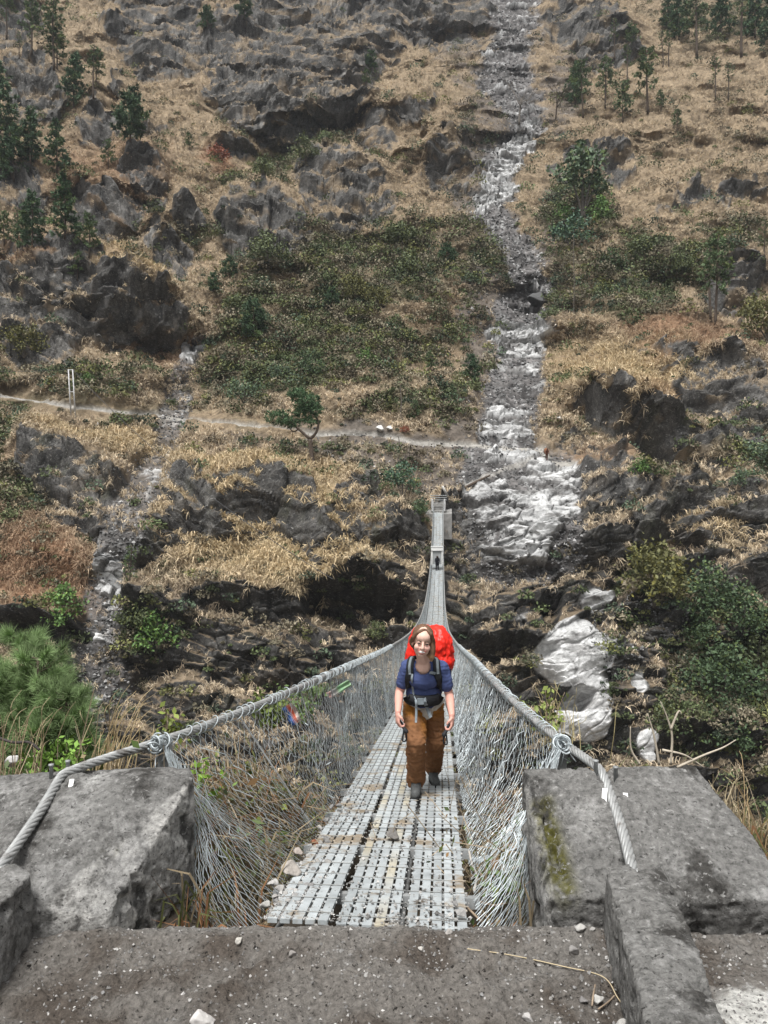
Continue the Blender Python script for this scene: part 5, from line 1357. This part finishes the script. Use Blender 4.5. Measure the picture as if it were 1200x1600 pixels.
TREES = [
    ('tall', 80, 106, 104, 'tall dark pine rising from the grass right of the cliff top at upper left', GUL), ('tall', 52, 88, 86, 'tall pine immediately left of the tallest dark one in the upper left corner', GUL), ('thin', 34, 88, 40, 'short thin pine on the ledge above the grey cliff in the upper left corner', GUL),
    ('tall', 14, 60, 80, 'pine cut by the top left corner of the frame', GUL), ('cone', 112, 172, 86, 'full dark pine below the tallest pine, its foot beside a grey outcrop', GUL), ('thin', 143, 150, 78, 'slender pine with a long bare trunk against the upper grass slope', GUL), ('small', 154, 124, 46, 'short bright green pine touching the slender bare trunked one', GUL), ('small', 92, 104, 60, 'small pine squeezed between the tallest pine and the full dark one', GUL),
    ('bushy', 200, 222, 74, 'lone broad crowned pine beside the small grey rock on the grass', GUL), ('small', 172, 260, 42, 'small round pine below and left of the lone broad crowned pine', GUL), ('small', 296, 230, 26, 'tiny pine on the tan grass right of the lone broad crowned pine', GUL),
    ('cone', 92, 268, 80, 'pine with a pale trunk, right one of three in a row under the grey cliff', GUL), ('cone', 52, 254, 82, 'middle pine of three in a row under the grey cliff at left', GUL), ('bushy', 26, 284, 76, 'broad grey green pine, left one of three under the grey cliff', GUL), ('cone', 4, 205, 104, 'large dark pine half cut by the left edge, level with the grey cliff', GUL),
    ('cone', 97, 372, 96, 'dense dark cone shaped pine left of the low overhanging rock', GUL), ('cone', 48, 384, 84, 'tall narrow pine just left of the dense cone shaped one', GUL), ('thin', 22, 400, 72, 'thin pine on the left with its trunk showing, below the narrow one', GUL), ('small', 31, 398, 60, 'small pine leaning on the thin one at far left', GUL), ('small', 3, 382, 50, 'pine cut by the left edge beside the narrow pine', GUL), ('small', 142, 402, 64, 'bright young pine below the low overhanging rock', GUL), ('small', 125, 434, 44, 'small pale pine standing above the big black outcrop', GUL),
    ('bushy', 355, 432, 34, 'small conical pine at the left border of the green scrub', 'young pines in the green scrub'), ('bushy', 337, 458, 32, 'round young pine just below the conical one at the scrub border', 'young pines in the green scrub'), ('bush', 365, 484, 32, 'yellow green shrub next below the two young pines at the scrub border', None),
    ('bushy', 320, 46, 34, 'small dim pine on the high rocks left of centre at the top', 'pines on the high crags'), ('bushy', 380, 32, 36, 'dim pine near the top edge between two crags', 'pines on the high crags'), ('bushy', 583, 111, 30, 'small round pine on the ridge left of the slide', 'pines on the high crags'), ('small', 575, 141, 28, 'tiny pine below the small round one on the ridge', 'pines on the high crags'), ('thin', 556, 14, 30, 'thin pine cut by the top edge above the ridge', 'pines on the high crags'),
    ('tall', 1090, 86, 104, 'big dark pine at upper right with a straight trunk', GUR), ('thin', 1155, 86, 112, 'pine at upper right with the longest bare trunk', GUR), ('cone', 1062, 58, 70, 'dark pine left of the big one at the top right', GUR), ('cone', 1122, 52, 70, 'dark pine between the two straight trunks at the top right', GUR), ('cone', 1182, 56, 76, 'dark pine in the top right corner', GUR), ('cone', 1205, 72, 80, 'dark pine cut by the right edge at the top', GUR), ('cone', 1040, 42, 50, 'dark pine on the left border of the top right wood', GUR),
    ('thin', 1032, 103, 54, 'left of two slim pines above the sunny grass at upper right', GUR), ('thin', 1045, 100, 52, 'right of two slim pines above the sunny grass at upper right', GUR), ('tall', 1010, 176, 98, 'tall pine with thin crown alone at the foot of the upper right grass', GUR), ('thin', 977, 136, 62, 'pine with a brownish trunk between the slide clump and the tall thin crowned pine', GUR),
    ('tall', 942, 168, 74, 'right pine of the clump beside the slide', GUR), ('tall', 915, 181, 84, 'tallest pine of the clump beside the slide', GUR), ('cone', 895, 161, 64, 'left pine of the clump beside the slide', GUR), ('small', 969, 187, 58, 'short dark pine in front of the clump beside the slide', GUR), ('small', 1029, 173, 30, 'tiny pine right of the tall thin crowned one', GUR), ('small', 1055, 201, 32, 'tiny pine on the open tan grass at upper right', GUR), ('thin', 1120, 153, 64, 'flat topped pine on the open slope at right', GUR), ('thin', 1142, 152, 54, 'smaller flat topped pine right of its taller twin', GUR), ('thin', 962, 96, 60, 'faint pine at the foot of the high crag right of the slide', GUR), ('small', 985, 90, 46, 'faint small pine next to the one at the foot of the high crag', GUR),
    ('dead', 865, 184, 66, 'dark leaning dead tree on the right border of the slide', None), ('bare', 810, 194, 92, 'tall bare tree standing in the middle of the slide near the top', None), ('bare', 1107, 308, 44, 'small bare tree on the tan slope at right', None),
    ('broad', 908, 342, 118, 'big leafy tree beside the slide with a wide uneven crown', None), ('ball', 893, 400, 76, 'round headed tree on a thin trunk below the big leafy tree', None), ('bright', 938, 345, 38, 'bright green shrub at the foot of the big leafy tree', None), ('bright', 878, 352, 36, 'green shrub between the slide and the big leafy tree', None),
    ('tall', 1120, 506, 132, 'tall pine with a long dark trunk on the right slope', None), ('thin', 1114, 500, 112, 'thin second trunk close beside the tall right slope pine', None), ('thin', 1197, 424, 76, 'dark pine cut by the right edge above the tall double trunk', None), ('olive', 1196, 528, 70, 'yellow green bush cut by the right edge below the tall pine', None),
    ('bushy', 700, 417, 38, 'bright small pine in the scrub left of the slide', 'young pines in the green scrub'), ('bushy', 392, 532, 60, 'bluish green pine in the lower left of the scrub', 'young pines in the green scrub'), ('dark', 485, 587, 44, 'dark round shrub in the middle of the lower scrub', None), ('bluish', 378, 628, 46, 'blue green shrub above the trail left of the bent pine', None), ('bush', 398, 600, 40, 'olive shrub behind the blue green one above the trail', None), ('bluish', 437, 594, 34, 'pale blue green shrub between the olive shrub and the dark round one', None),
    ('bushy', 515, 482, 32, 'small pale pine in the centre of the scrub', 'young pines in the green scrub'), ('olive', 552, 470, 44, 'yellowish shrub right of the small pale pine', None), ('olive', 590, 480, 36, 'smaller yellowish shrub farther right in the scrub centre', None), ('bush', 640, 430, 40, 'grey green shrub high in the scrub, near the slide', None), ('bush', 620, 380, 40, 'green shrub at the upper edge of the scrub', None), ('bright', 575, 565, 26, 'little bright shrub low in the scrub', None),
    ('olive', 36, 560, 50, 'yellow green sapling at far left under the black outcrop', None), ('bright', 142, 602, 22, 'little bright green shrub behind the pale utility frame', None), ('bush', 420, 410, 46, 'olive shrub at the upper left of the scrub', None),
    ('bushy', 742, 592, 38, 'small pine on the left border of the slide above the trail', 'young pines above the bridge'), ('small', 677, 580, 32, 'small pine left of the one on the slide border', 'young pines above the bridge'), ('small', 652, 656, 34, 'young pine just above the trail over the bridge head', 'young pines above the bridge'), ('small', 712, 628, 28, 'tiny pine right of the young one above the trail', 'young pines above the bridge'), ('ball', 632, 776, 64, 'small round headed pine on a thin trunk left of the bridge head', None), ('dark', 660, 800, 26, 'dark shrub beside the far end of the bridge', None),
    ('bright', 1003, 738, 30, 'bright yellow green shrub on the trail right of the slide', None), ('olive', 1020, 950, 100, 'large olive bush on the dark cliff at right', None), ('dark', 1105, 960, 80, 'dark green bush right of the large olive one', None), ('bluish', 1186, 726, 50, 'blue green shrub at the right edge by the trail', None), ('bluish', 1160, 760, 40, 'blue green shrub below the trail near the right edge', None),
    ('bright', 98, 978, 62, 'upright bright green shrub on the dark wall at left', None), ('bright', 246, 1016, 62, 'round bright green shrub growing on the dark cliff', None), ('bush', 212, 990, 52, 'dull grey green shrub left of the round bright one', None), ('thin', 205, 960, 100, 'faint grey green conifer in front of the pale rock at left', None), ('bush', 590, 998, 26, 'small green shrub below the overhang near the bridge', None), ('bush', 445, 858, 14, 'little green plant on the golden grass', None),
    ('dark', 1130, 1090, 92, 'big glossy green bush low on the right slope', None), ('dark', 1090, 1010, 60, 'small dark bush above the big glossy one at right', None), ('bush', 1175, 1060, 80, 'dull green bush at the right edge beside the glossy one', None), ('dark', 1120, 1170, 80, 'dark bush at the foot of the glossy one behind the mossy block', None), ('bush', 1050, 1150, 60, 'dull bush behind the dry branches at right', None), ('dark', 1165, 990, 70, 'dark bush near the right edge above the dull green one', None),
    ('red', 731, 596, 14, 'tiny rusty shrub by the small pine on the slide border', None), ('red', 345, 250, 30, 'rust red shrub in the hollow of the upper slope', None), ('red', 637, 672, 14, 'small rusty plant beside the trail above the bridge', None), ('bush', 480, 250, 36, 'grey green shrub in the hollow below the high crags', None), ('bush', 410, 270, 30, 'dull shrub left in the hollow below the high crags', None), ('bush', 1000, 400, 40, 'dull green shrub in the scrub right of the slide', None), ('bush', 1060, 430, 36, 'olive green shrub at the lower edge of the right scrub', None), ('dark', 950, 420, 36, 'dark shrub below the round headed tree', None),
]
for i, (kd, px, py, hp, lab, grp) in enumerate(TREES):
    p = on_hill(px, py); h = hp / F * p[1] * 1.08; v = KIND[kd]; tm, cm = v[i % len(v)]
    nm, ct = CATS[kd]; e = empty(nm, p - np.array([0, 0, .15]), lab, ct, grp); e.scale = (h * (1 if kd not in ('bush', 'bright', 'dark', 'olive', 'bluish', 'red') else 1.2),) * 2 + (h * (1 if ct != 'shrub' else 1.15),); e.rotation_euler = (0, 0, i * 1.7)
    for n_, me in (('trunk' if ct != 'shrub' else 'stem', tm), ('crown' if ct != 'shrub' else 'foliage', cm)):
        if me:
            o = bpy.data.objects.new(n_, me); COL.objects.link(o); o.parent = e

# the bent pine beside the trail, two lobes of needles on a forked trunk
bp_ = on_hill(490, 722); sc_t = bp_[1] / F
bent = empty('pine_tree', bp_, 'bent forked pine with two needle masses standing below the trail', 'pine tree')
Q = lambda dx, dy, y=0: bp_ + np.array([dx * sc_t, y * sc_t, dy * sc_t])
tr = MB(); tr.add(*tube(catmull([Q(0, -4), Q(-2, 20), Q(-4, 40)], 5), np.linspace(4.2, 3, 11) * sc_t, 7)); tr.add(*tube(catmull([Q(-4, 40), Q(-22, 56), Q(-34, 66), Q(-48, 76)], 5), np.linspace(2.6, 1, 16) * sc_t, 6)); tr.add(*tube(catmull([Q(-4, 40), Q(6, 52), Q(8, 70), Q(-8, 92), Q(-14, 108)], 5), np.linspace(2.6, .9, 21) * sc_t, 6)); tr.add(*tube(catmull([Q(-22, 56), Q(-30, 52), Q(-38, 60)], 4), np.linspace(1.4, .6, 9) * sc_t, 5))
tr.build('trunk', m_bark, bent, True)
cr = MB()
for (dx, dy, rx_, rz_, m) in ((-52, 74, 24, 13, 120), (-34, 66, 16, 9, 70), (-10, 100, 24, 15, 150), (-24, 112, 18, 10, 80), (4, 88, 12, 12, 60), (-4, 68, 16, 9, 50), (-20, 84, 16, 9, 60)):
    C = rng.normal(size=(m, 3)); C /= np.linalg.norm(C, axis=1, keepdims=True); C = Q(dx, dy) + C * rng.uniform(.2, 1, (m, 1)) ** .6 * np.array([rx_, (rx_ + rz_) / 2, rz_]) * sc_t
    n6 = 10; d = rng.normal(size=(m * n6, 3)) + [0, 0, .5]; d /= np.linalg.norm(d, axis=1, keepdims=True); B = np.repeat(C, n6, 0); ln = 6.5 * sc_t * rng.uniform(.6, 1.2, (m * n6, 1)); w_ = np.cross(d, rng.normal(size=d.shape)); w_ /= np.linalg.norm(w_, axis=1, keepdims=True); w_ *= ln * .12
    V = np.stack([B - w_, B + w_, B + d * ln], 1).reshape(-1, 3); cr.add(V, np.arange(len(V)).reshape(-1, 3), np.repeat(np.array([.09, .15, .075]) * rng.uniform(.6, 1.4, (m * n6, 1)), 3, 0))
cr.build('crown', m_needle, bent)

# H-shaped utility frame, line and thin poles
m_pale = bpy.data.materials['pale_paint']
a, b = on_hill(114, 643), on_hill(127, 641); b[1] = a[1]; b[2] = a[2]; hh = 70 / F * a[1]; uf = empty('utility_pole', (a + b) / 2, 'pale H shaped utility frame beside the trail at left', 'utility pole')
tp1, tp2 = a + [-.42, 0, hh], b + [-.42, 0, hh]
for p0, p1 in ((a, tp1), (b, tp2)):
    mb = MB(); mb.add(*tube([p0 - [0, 0, .5], p1], [.12, .09], 8)); mb.build('post', m_pale, uf, True)
for q in (.99, .50):
    mb = MB(); mb.add(*tubes3((a + (tp1 - a) * q)[None], (b + (tp2 - b) * q)[None], .06, 4)); mb.build('crossbar', m_pale, uf)


def sag(p, q, s, n=40):
    t = np.linspace(0, 1, n)[:, None]; return p + (q - p) * t - np.array([0, 0, 1.0]) * (4 * s * t * (1 - t))


m_line = mat('line_wire', (.05, .05, .052), .6, var=0)
mb = MB(); mb.add(*tube(sag(tp2, P(520, 905, 80), 2.0), .035, 5)); tag(mb.build('power_line', m_line), 'thin dark line sagging from the utility frame down across the golden grass', 'power line')
mb = MB(); mb.add(*tube(sag(P(-260, 560, 118), tp1, 1.0), .03, 5)); tag(mb.build('power_line', m_line), 'thin line running from the utility frame out of the left edge', 'power line')
for px, py, hp, lab in ((622, 652, 50, 'thin upright pole in the scrub above the trail'), (893, 520, 150, 'tall thin bare trunk below the round headed tree'), (626, 700, 22, 'short thin stake just under the trail')):
    p = on_hill(px, py); mb = MB(); mb.add(*tube([p - [0, 0, .3], p + [0.15, 0, hp / F * p[1] * .5], p + [0, 0, hp / F * p[1]]], [.09, .07, .05], 6)); tag(mb.build('pole', m_bark2), lab, 'pole')
p, q = on_hill(712, 773), on_hill(768, 742); mb = MB(); mb.add(*tube([p + [0, -.5, .15], (p + q) / 2 + [0, -.6, .2], q + [0, -.5, .15]], [.22, .2, .12], 7)); tag(mb.build('fallen_log', m_bark, None, True), 'dark fallen log lying across the pale rock above the bridge', 'log')
p, q = on_hill(695, 766), on_hill(703, 779); mb = MB(); mb.add(*tube([p + [0, -.4, .25], q + [0, -.4, .25]], [.16, .14], 6)); tag(mb.build('fallen_log', mat('bleached_wood', (.5, .48, .45), .9, var=.2), None, True), 'short bleached log just above the bridge head', 'log')
for px, py, w_, lab in ((836, 478, 44, 'dark boulder lying in the slide above the white slabs'), (590, 674, 18, 'white stone on the trail left of the slide'), (612, 668, 14, 'smaller white stone on the trail next to its twin'), (570, 770, 9, 'white stone on the dark soil left of the bridge head'), (870, 660, 12, 'grey stone at the right border of the slide')):
    p = on_hill(px, py); V, f = STONES[1]; mb = MB(); mb.add(V * (w_ / F * p[1]), f, (.09, .09, .09) if 'dark' in lab else (.55, .54, .52)); o = mb.build('boulder', m_stone, None, True); o.location = Vector(p) - Vector((0, .3, w_ / F * p[1] * .1)); tag(o, lab, 'boulder')

# ================================================================== plants of the near bank
# dry grass, dead stems and bramble seen through the mesh
n = 4200
x = rng.uniform(-6, 5, n); y = rng.uniform(3.75, 9.5, n); dk = np.abs(x - (-.082 + .0745 * (y - 3.67))) < .66
inb_ = (np.abs(x + 1.9) < .75) & (y < 4.5) | ((x > .8) & (x < 1.95) & (y < 4.4)); kp = ~inb_ & ~dk; x, y = x[kp], y[kp]; n = len(x)
pp = np.stack([x, y, zbank(x, y)], 1); nn = np.tile([0, -.2, 1.0], (n, 1))
cc = np.array([.25, .20, .13]) * rng.uniform(.25, 1.1, (n, 1)); cc = np.where(rng.random((n, 1)) < .22, np.array([.12, .13, .05]) * rng.uniform(.6, 1.2, (n, 1)), cc); cc = np.where(rng.random((n, 1)) < .15, np.array([.20, .105, .055]), cc)
mb = MB(); mb.add(*tufts(pp, nn, rng.uniform(.16, .50, n), cc, 12, .028, .5, .7, .5)); tag(mb.build('bank_grass', m_dry), 'tangled dry grass on the bank below the bridge', 'grass', kind='stuff')
mb = MB(); n = 900; x = np.concatenate([rng.uniform(-3.2, -.65, n // 2), rng.uniform(.5, 1.3, n // 4), rng.uniform(-5, 4, n - n // 2 - n // 4)]); y = np.concatenate([rng.uniform(4.5, 8.5, n // 2), rng.uniform(4.3, 7, n // 4), rng.uniform(5, 9, n - n // 2 - n // 4)])
A = np.stack([x, y, zbank(x, y)], 1); d = rng.normal(size=(n, 3)) * .55 + [0, 0, 1]; d /= np.linalg.norm(d, axis=1, keepdims=True); L_ = rng.uniform(.25, .8, (n, 1)); M = A + d * L_ * .6; E_ = M + (d + rng.normal(size=(n, 3)) * .35 - [0, 0, .35]) * L_ * .4
cst = np.array([.26, .205, .14]) * rng.uniform(.5, 1.5, (n, 1))
for a_, b_ in ((A, M), (M, E_)):
    V, f = tubes3(a_, b_, rng.uniform(.0018, .004, n), 3); mb.add(V, f, np.repeat(cst, 6, 0))
n = 2600; pick_ = rng.integers(0, 620, n); C = A[pick_] + (M - A)[pick_] * rng.uniform(.3, 1.3, (n, 1)) + rng.normal(size=(n, 3)) * .06
lc = np.array([[.11, .17, .045], [.17, .20, .05], [.09, .12, .05], [.22, .13, .06], [.20, .16, .09]])[rng.integers(0, 5, n)] * rng.uniform(.6, 1.3, (n, 1))
mb.add(*leaves(C, rng.uniform(.02, .045, n), lc, 1.8)); tag(mb.build('undergrowth', m_leaf), 'dead stems and small leaves tangled behind the wire mesh', 'undergrowth', kind='stuff')


def leafy_plant(base_, w_, h_, n, tone, ls, label, name='leafy_plant', cat='plant', ns=9):
    e = empty(name, base_, label, cat); st = MB(); lf = MB()
    for k in range(ns):
        tp_ = base_ + np.array([rng.normal() * w_ * .45, rng.normal() * w_ * .3, h_ * rng.uniform(.55, 1.05)]); pth = catmull([base_ + rng.normal(size=3) * .02, (base_ + tp_) / 2 + rng.normal(size=3) * w_ * .08, tp_], 6); st.add(*tube(pth, np.linspace(.005, .002, len(pth)), 4))
        m = n // ns; q = rng.uniform(.35, 1.05, m); C = np.stack([np.interp(q, np.linspace(0, 1, len(pth)), pth[:, a]) for a in range(3)], 1) + rng.normal(size=(m, 3)) * w_ * .09
        lf.add(*leaves(C, ls, np.array(tone) * rng.uniform(.6, 1.4, (m, 1)), 1.7))
    st.build('stem', m_twig, e, True); lf.build('foliage', m_leaf, e)


leafy_plant(P(415, 1150, 8.2), .42, .50, 420, (.13, .17, .045), .036, 'leafy green plant standing above the left net cable near the middle')
leafy_plant(P(470, 1140, 8.8), .45, .55, 420, (.10, .15, .05), .034, 'leafy plant behind the left net below the blue flag')
leafy_plant(P(90, 1225, 5.6), .34, .34, 260, (.15, .26, .05), .036, 'bright green low plant on the bank behind the streaked block')
leafy_plant(P(265, 1190, 5.6), .22, .40, 90, (.17, .21, .05), .032, 'yellowish plant poking up beside the left wire knot')
leafy_plant(P(318, 1285, 5.0), .14, .42, 70, (.20, .34, .045), .034, 'bright green leafy sprig between the streaked block and the left net')
leafy_plant(P(790, 1420, 4.45), .22, .26, 160, (.12, .17, .06), .03, 'small green plant at the foot of the right net')
leafy_plant(P(356, 1360, 4.9), .20, .30, 120, (.11, .17, .05), .028, 'small green plant low behind the left net')
leafy_plant(P(855, 1150, 6.0), .24, .34, 120, (.20, .24, .07), .03, 'pale green plant beside the right net cable above the knot')


def reeds(base_, w_, h_, n, tone, label, lean=0.0, r_=.0042):
    mb = MB()
    for k in range(n):
        o = base_ + np.array([rng.normal() * w_ * .35, rng.normal() * .15, 0]); h = h_ * rng.uniform(.5, 1.08); dx = lean * h + rng.normal() * .16 * h
        pth = catmull([o, o + [dx * .35, rng.normal() * .04, h * .5], o + [dx * .9, rng.normal() * .06, h * .88], o + [dx * 1.25, rng.normal() * .06, h * (.93 + .1 * rng.random())]], 4); mb.add(*tube(pth, np.linspace(r_, .0012, len(pth)), 4), np.array(tone) * rng.uniform(.6, 1.25))
    return tag(mb.build('dry_reeds', m_dry), label, 'reeds')


reeds(P(172, 1215, 5.7), .22, .62, 34, (.46, .36, .21), 'tan reeds leaning right over the streaked block beside the cable', .32)
reeds(P(60, 1230, 5.6), .75, .62, 20, (.44, .36, .23), 'tall pale dead stalks in front of the near pine at left', .05)
reeds(P(10, 1240, 5.2), .30, .65, 16, (.36, .28, .18), 'brown dead stalks at the left edge of the frame', .12)
reeds(P(868, 1170, 6.2), .28, .50, 36, (.45, .38, .20), 'thin dry grass blades beside the right cable knot', .0, .003)
reeds(P(1195, 1350, 5.0), .25, .62, 18, (.38, .28, .16), 'brown dry grass at the right edge beyond the mossy block', .0)
reeds(P(1130, 1290, 6.0), .4, .45, 26, (.36, .30, .2), 'low dry stalks behind the far right corner of the mossy block', .1)
m_pt = mat('pale_twig', (.40, .35, .28), .85, var=.25, scale=12)
BR = [([(1058, 1199), (1100, 1180), (1130, 1168), (1150, 1156)], 'long pale twig pointing up to the right behind the mossy block'), ([(1035, 1172), (1070, 1180), (1100, 1199)], 'thin twig arching down to the right behind the mossy block'), ([(1030, 1195), (1022, 1150), (1012, 1115)], 'pale upright twig behind the mossy block, leaning left at its tip'), ([(1000, 1195), (986, 1170), (985, 1135)], 'curved upright twig left of the other upright ones behind the mossy block'), ([(1048, 1195), (1050, 1150), (1042, 1120), (1032, 1096)], 'tallest upright twig behind the mossy block'), ([(1048, 1140), (1060, 1112), (1065, 1116)], 'short hooked twig branching beside the tallest upright one')]
for pts, lab in BR:
    thin('twig', [P(x_, y_, 4.7) for x_, y_ in pts], np.linspace(.009, .003, (len(pts) - 1) * 8 + 1), m_pt, lab, 'twig', 'dry twigs behind the mossy block')
thin('branch', [P(-10, 1150, 5.2), P(20, 1160, 5.2), P(45, 1160, 5.2), P(62, 1172, 5.2)], .010, mat('dark_branch', (.06, .052, .048), .9, var=.3), 'dark crooked branch entering at the left edge behind the streaked block', 'branch')
V, f = STONES[3]; mb = MB(); mb.add(V * .17, f, (.46, .45, .44)); o = mb.build('stone', m_stone, None, True); o.location = Vector(P(20, 1200, 5.5)); tag(o, 'pale boulder half hidden in stalks at the left edge', 'stone')

# near pine with long soft needles below the landing
pb = P(62, 1318, 10.5); npine = empty('pine_tree', pb, 'near soft needled pine filling the left edge above the streaked block', 'pine tree')
tr = MB(); cr = MB(); tops = []
for (dx, hz, ph) in ((-.55, 2.70, 0), (.0, 2.55, 1), (.55, 2.1, 2), (-1.0, 2.4, 3), (.25, 1.7, 4)):
    tp_ = pb + np.array([dx, rng.normal() * .3, hz]); tr.add(*tube(catmull([pb, pb + [dx * .5, 0, hz * .4], tp_], 8), np.linspace(.07, .015, 17), 6))
    for k in range(62):
        u = rng.uniform(.30, 1); o = pb + (tp_ - pb) * u; a = rng.uniform(0, 6.28); L_ = (.75 * (1.05 - u) + .22) * rng.uniform(.6, 1.2); e_ = o + np.array([math.cos(a) * L_, math.sin(a) * L_, L_ * rng.uniform(.2, .9)]); tr.add(*tubes3(o[None], e_[None], .008, 3)); tops += [(o, e_)]
for o, e_ in tops:
    m = 6; q = rng.uniform(.35, 1.02, m); C = o + (e_ - o) * q[:, None]; n6 = 46; d0 = (e_ - o) / np.linalg.norm(e_ - o); d = rng.normal(size=(m * n6, 3)) * .75 + d0 + [0, 0, .35]; d /= np.linalg.norm(d, axis=1, keepdims=True); B = np.repeat(C, n6, 0); ln = rng.uniform(.12, .25, (m * n6, 1)); w_ = np.cross(d, rng.normal(size=d.shape)); w_ /= np.linalg.norm(w_, axis=1, keepdims=True); w_ *= .0036
    V = np.stack([B - w_, B + w_, B + d * ln], 1).reshape(-1, 3); cr.add(V, np.arange(len(V)).reshape(-1, 3), np.repeat(np.array([.21, .30, .13]) * rng.uniform(.45, 1.4) * rng.uniform(.7, 1.3, (m * n6, 1)), 3, 0))
tr.build('trunk', m_bark, npine, True); cr.build('crown', m_needle, npine)
# ================================================================== thin valley air
hz = bpy.data.materials.new('valley_air'); hz.use_nodes = True
nt = hz.node_tree; nt.nodes.remove(nt.nodes['Principled BSDF'])
pv = nt.nodes.new('ShaderNodeVolumePrincipled'); pv.inputs['Density'].default_value = .00013; pv.inputs['Color'].default_value = (.86, .92, 1.0, 1)
nt.links.new(pv.outputs[0], nt.nodes['Material Output'].inputs['Volume'])
lo_z = float(min(HF[:, 2].min(), zbank(BX, BY).min() - .5)) - 1.0; hi_z = float(HF[:, 2].max()) + 12
x0, x1 = float(HF[:, 0].min()) - 5, float(HF[:, 0].max()) + 5; y0, y1 = -33.0, float(HF[:, 1].max()) + 6
x0, x1 = min(x0, -76), max(x1, 76)
mb = MB(); mb.add(*box(((x0 + x1) / 2, (y0 + y1) / 2, (lo_z + hi_z) / 2), (x1 - x0, y1 - y0, hi_z - lo_z)))
hzo = mb.build('haze', hz); tag(hzo, 'faint grey air softening the high slope', 'haze', kind='stuff')
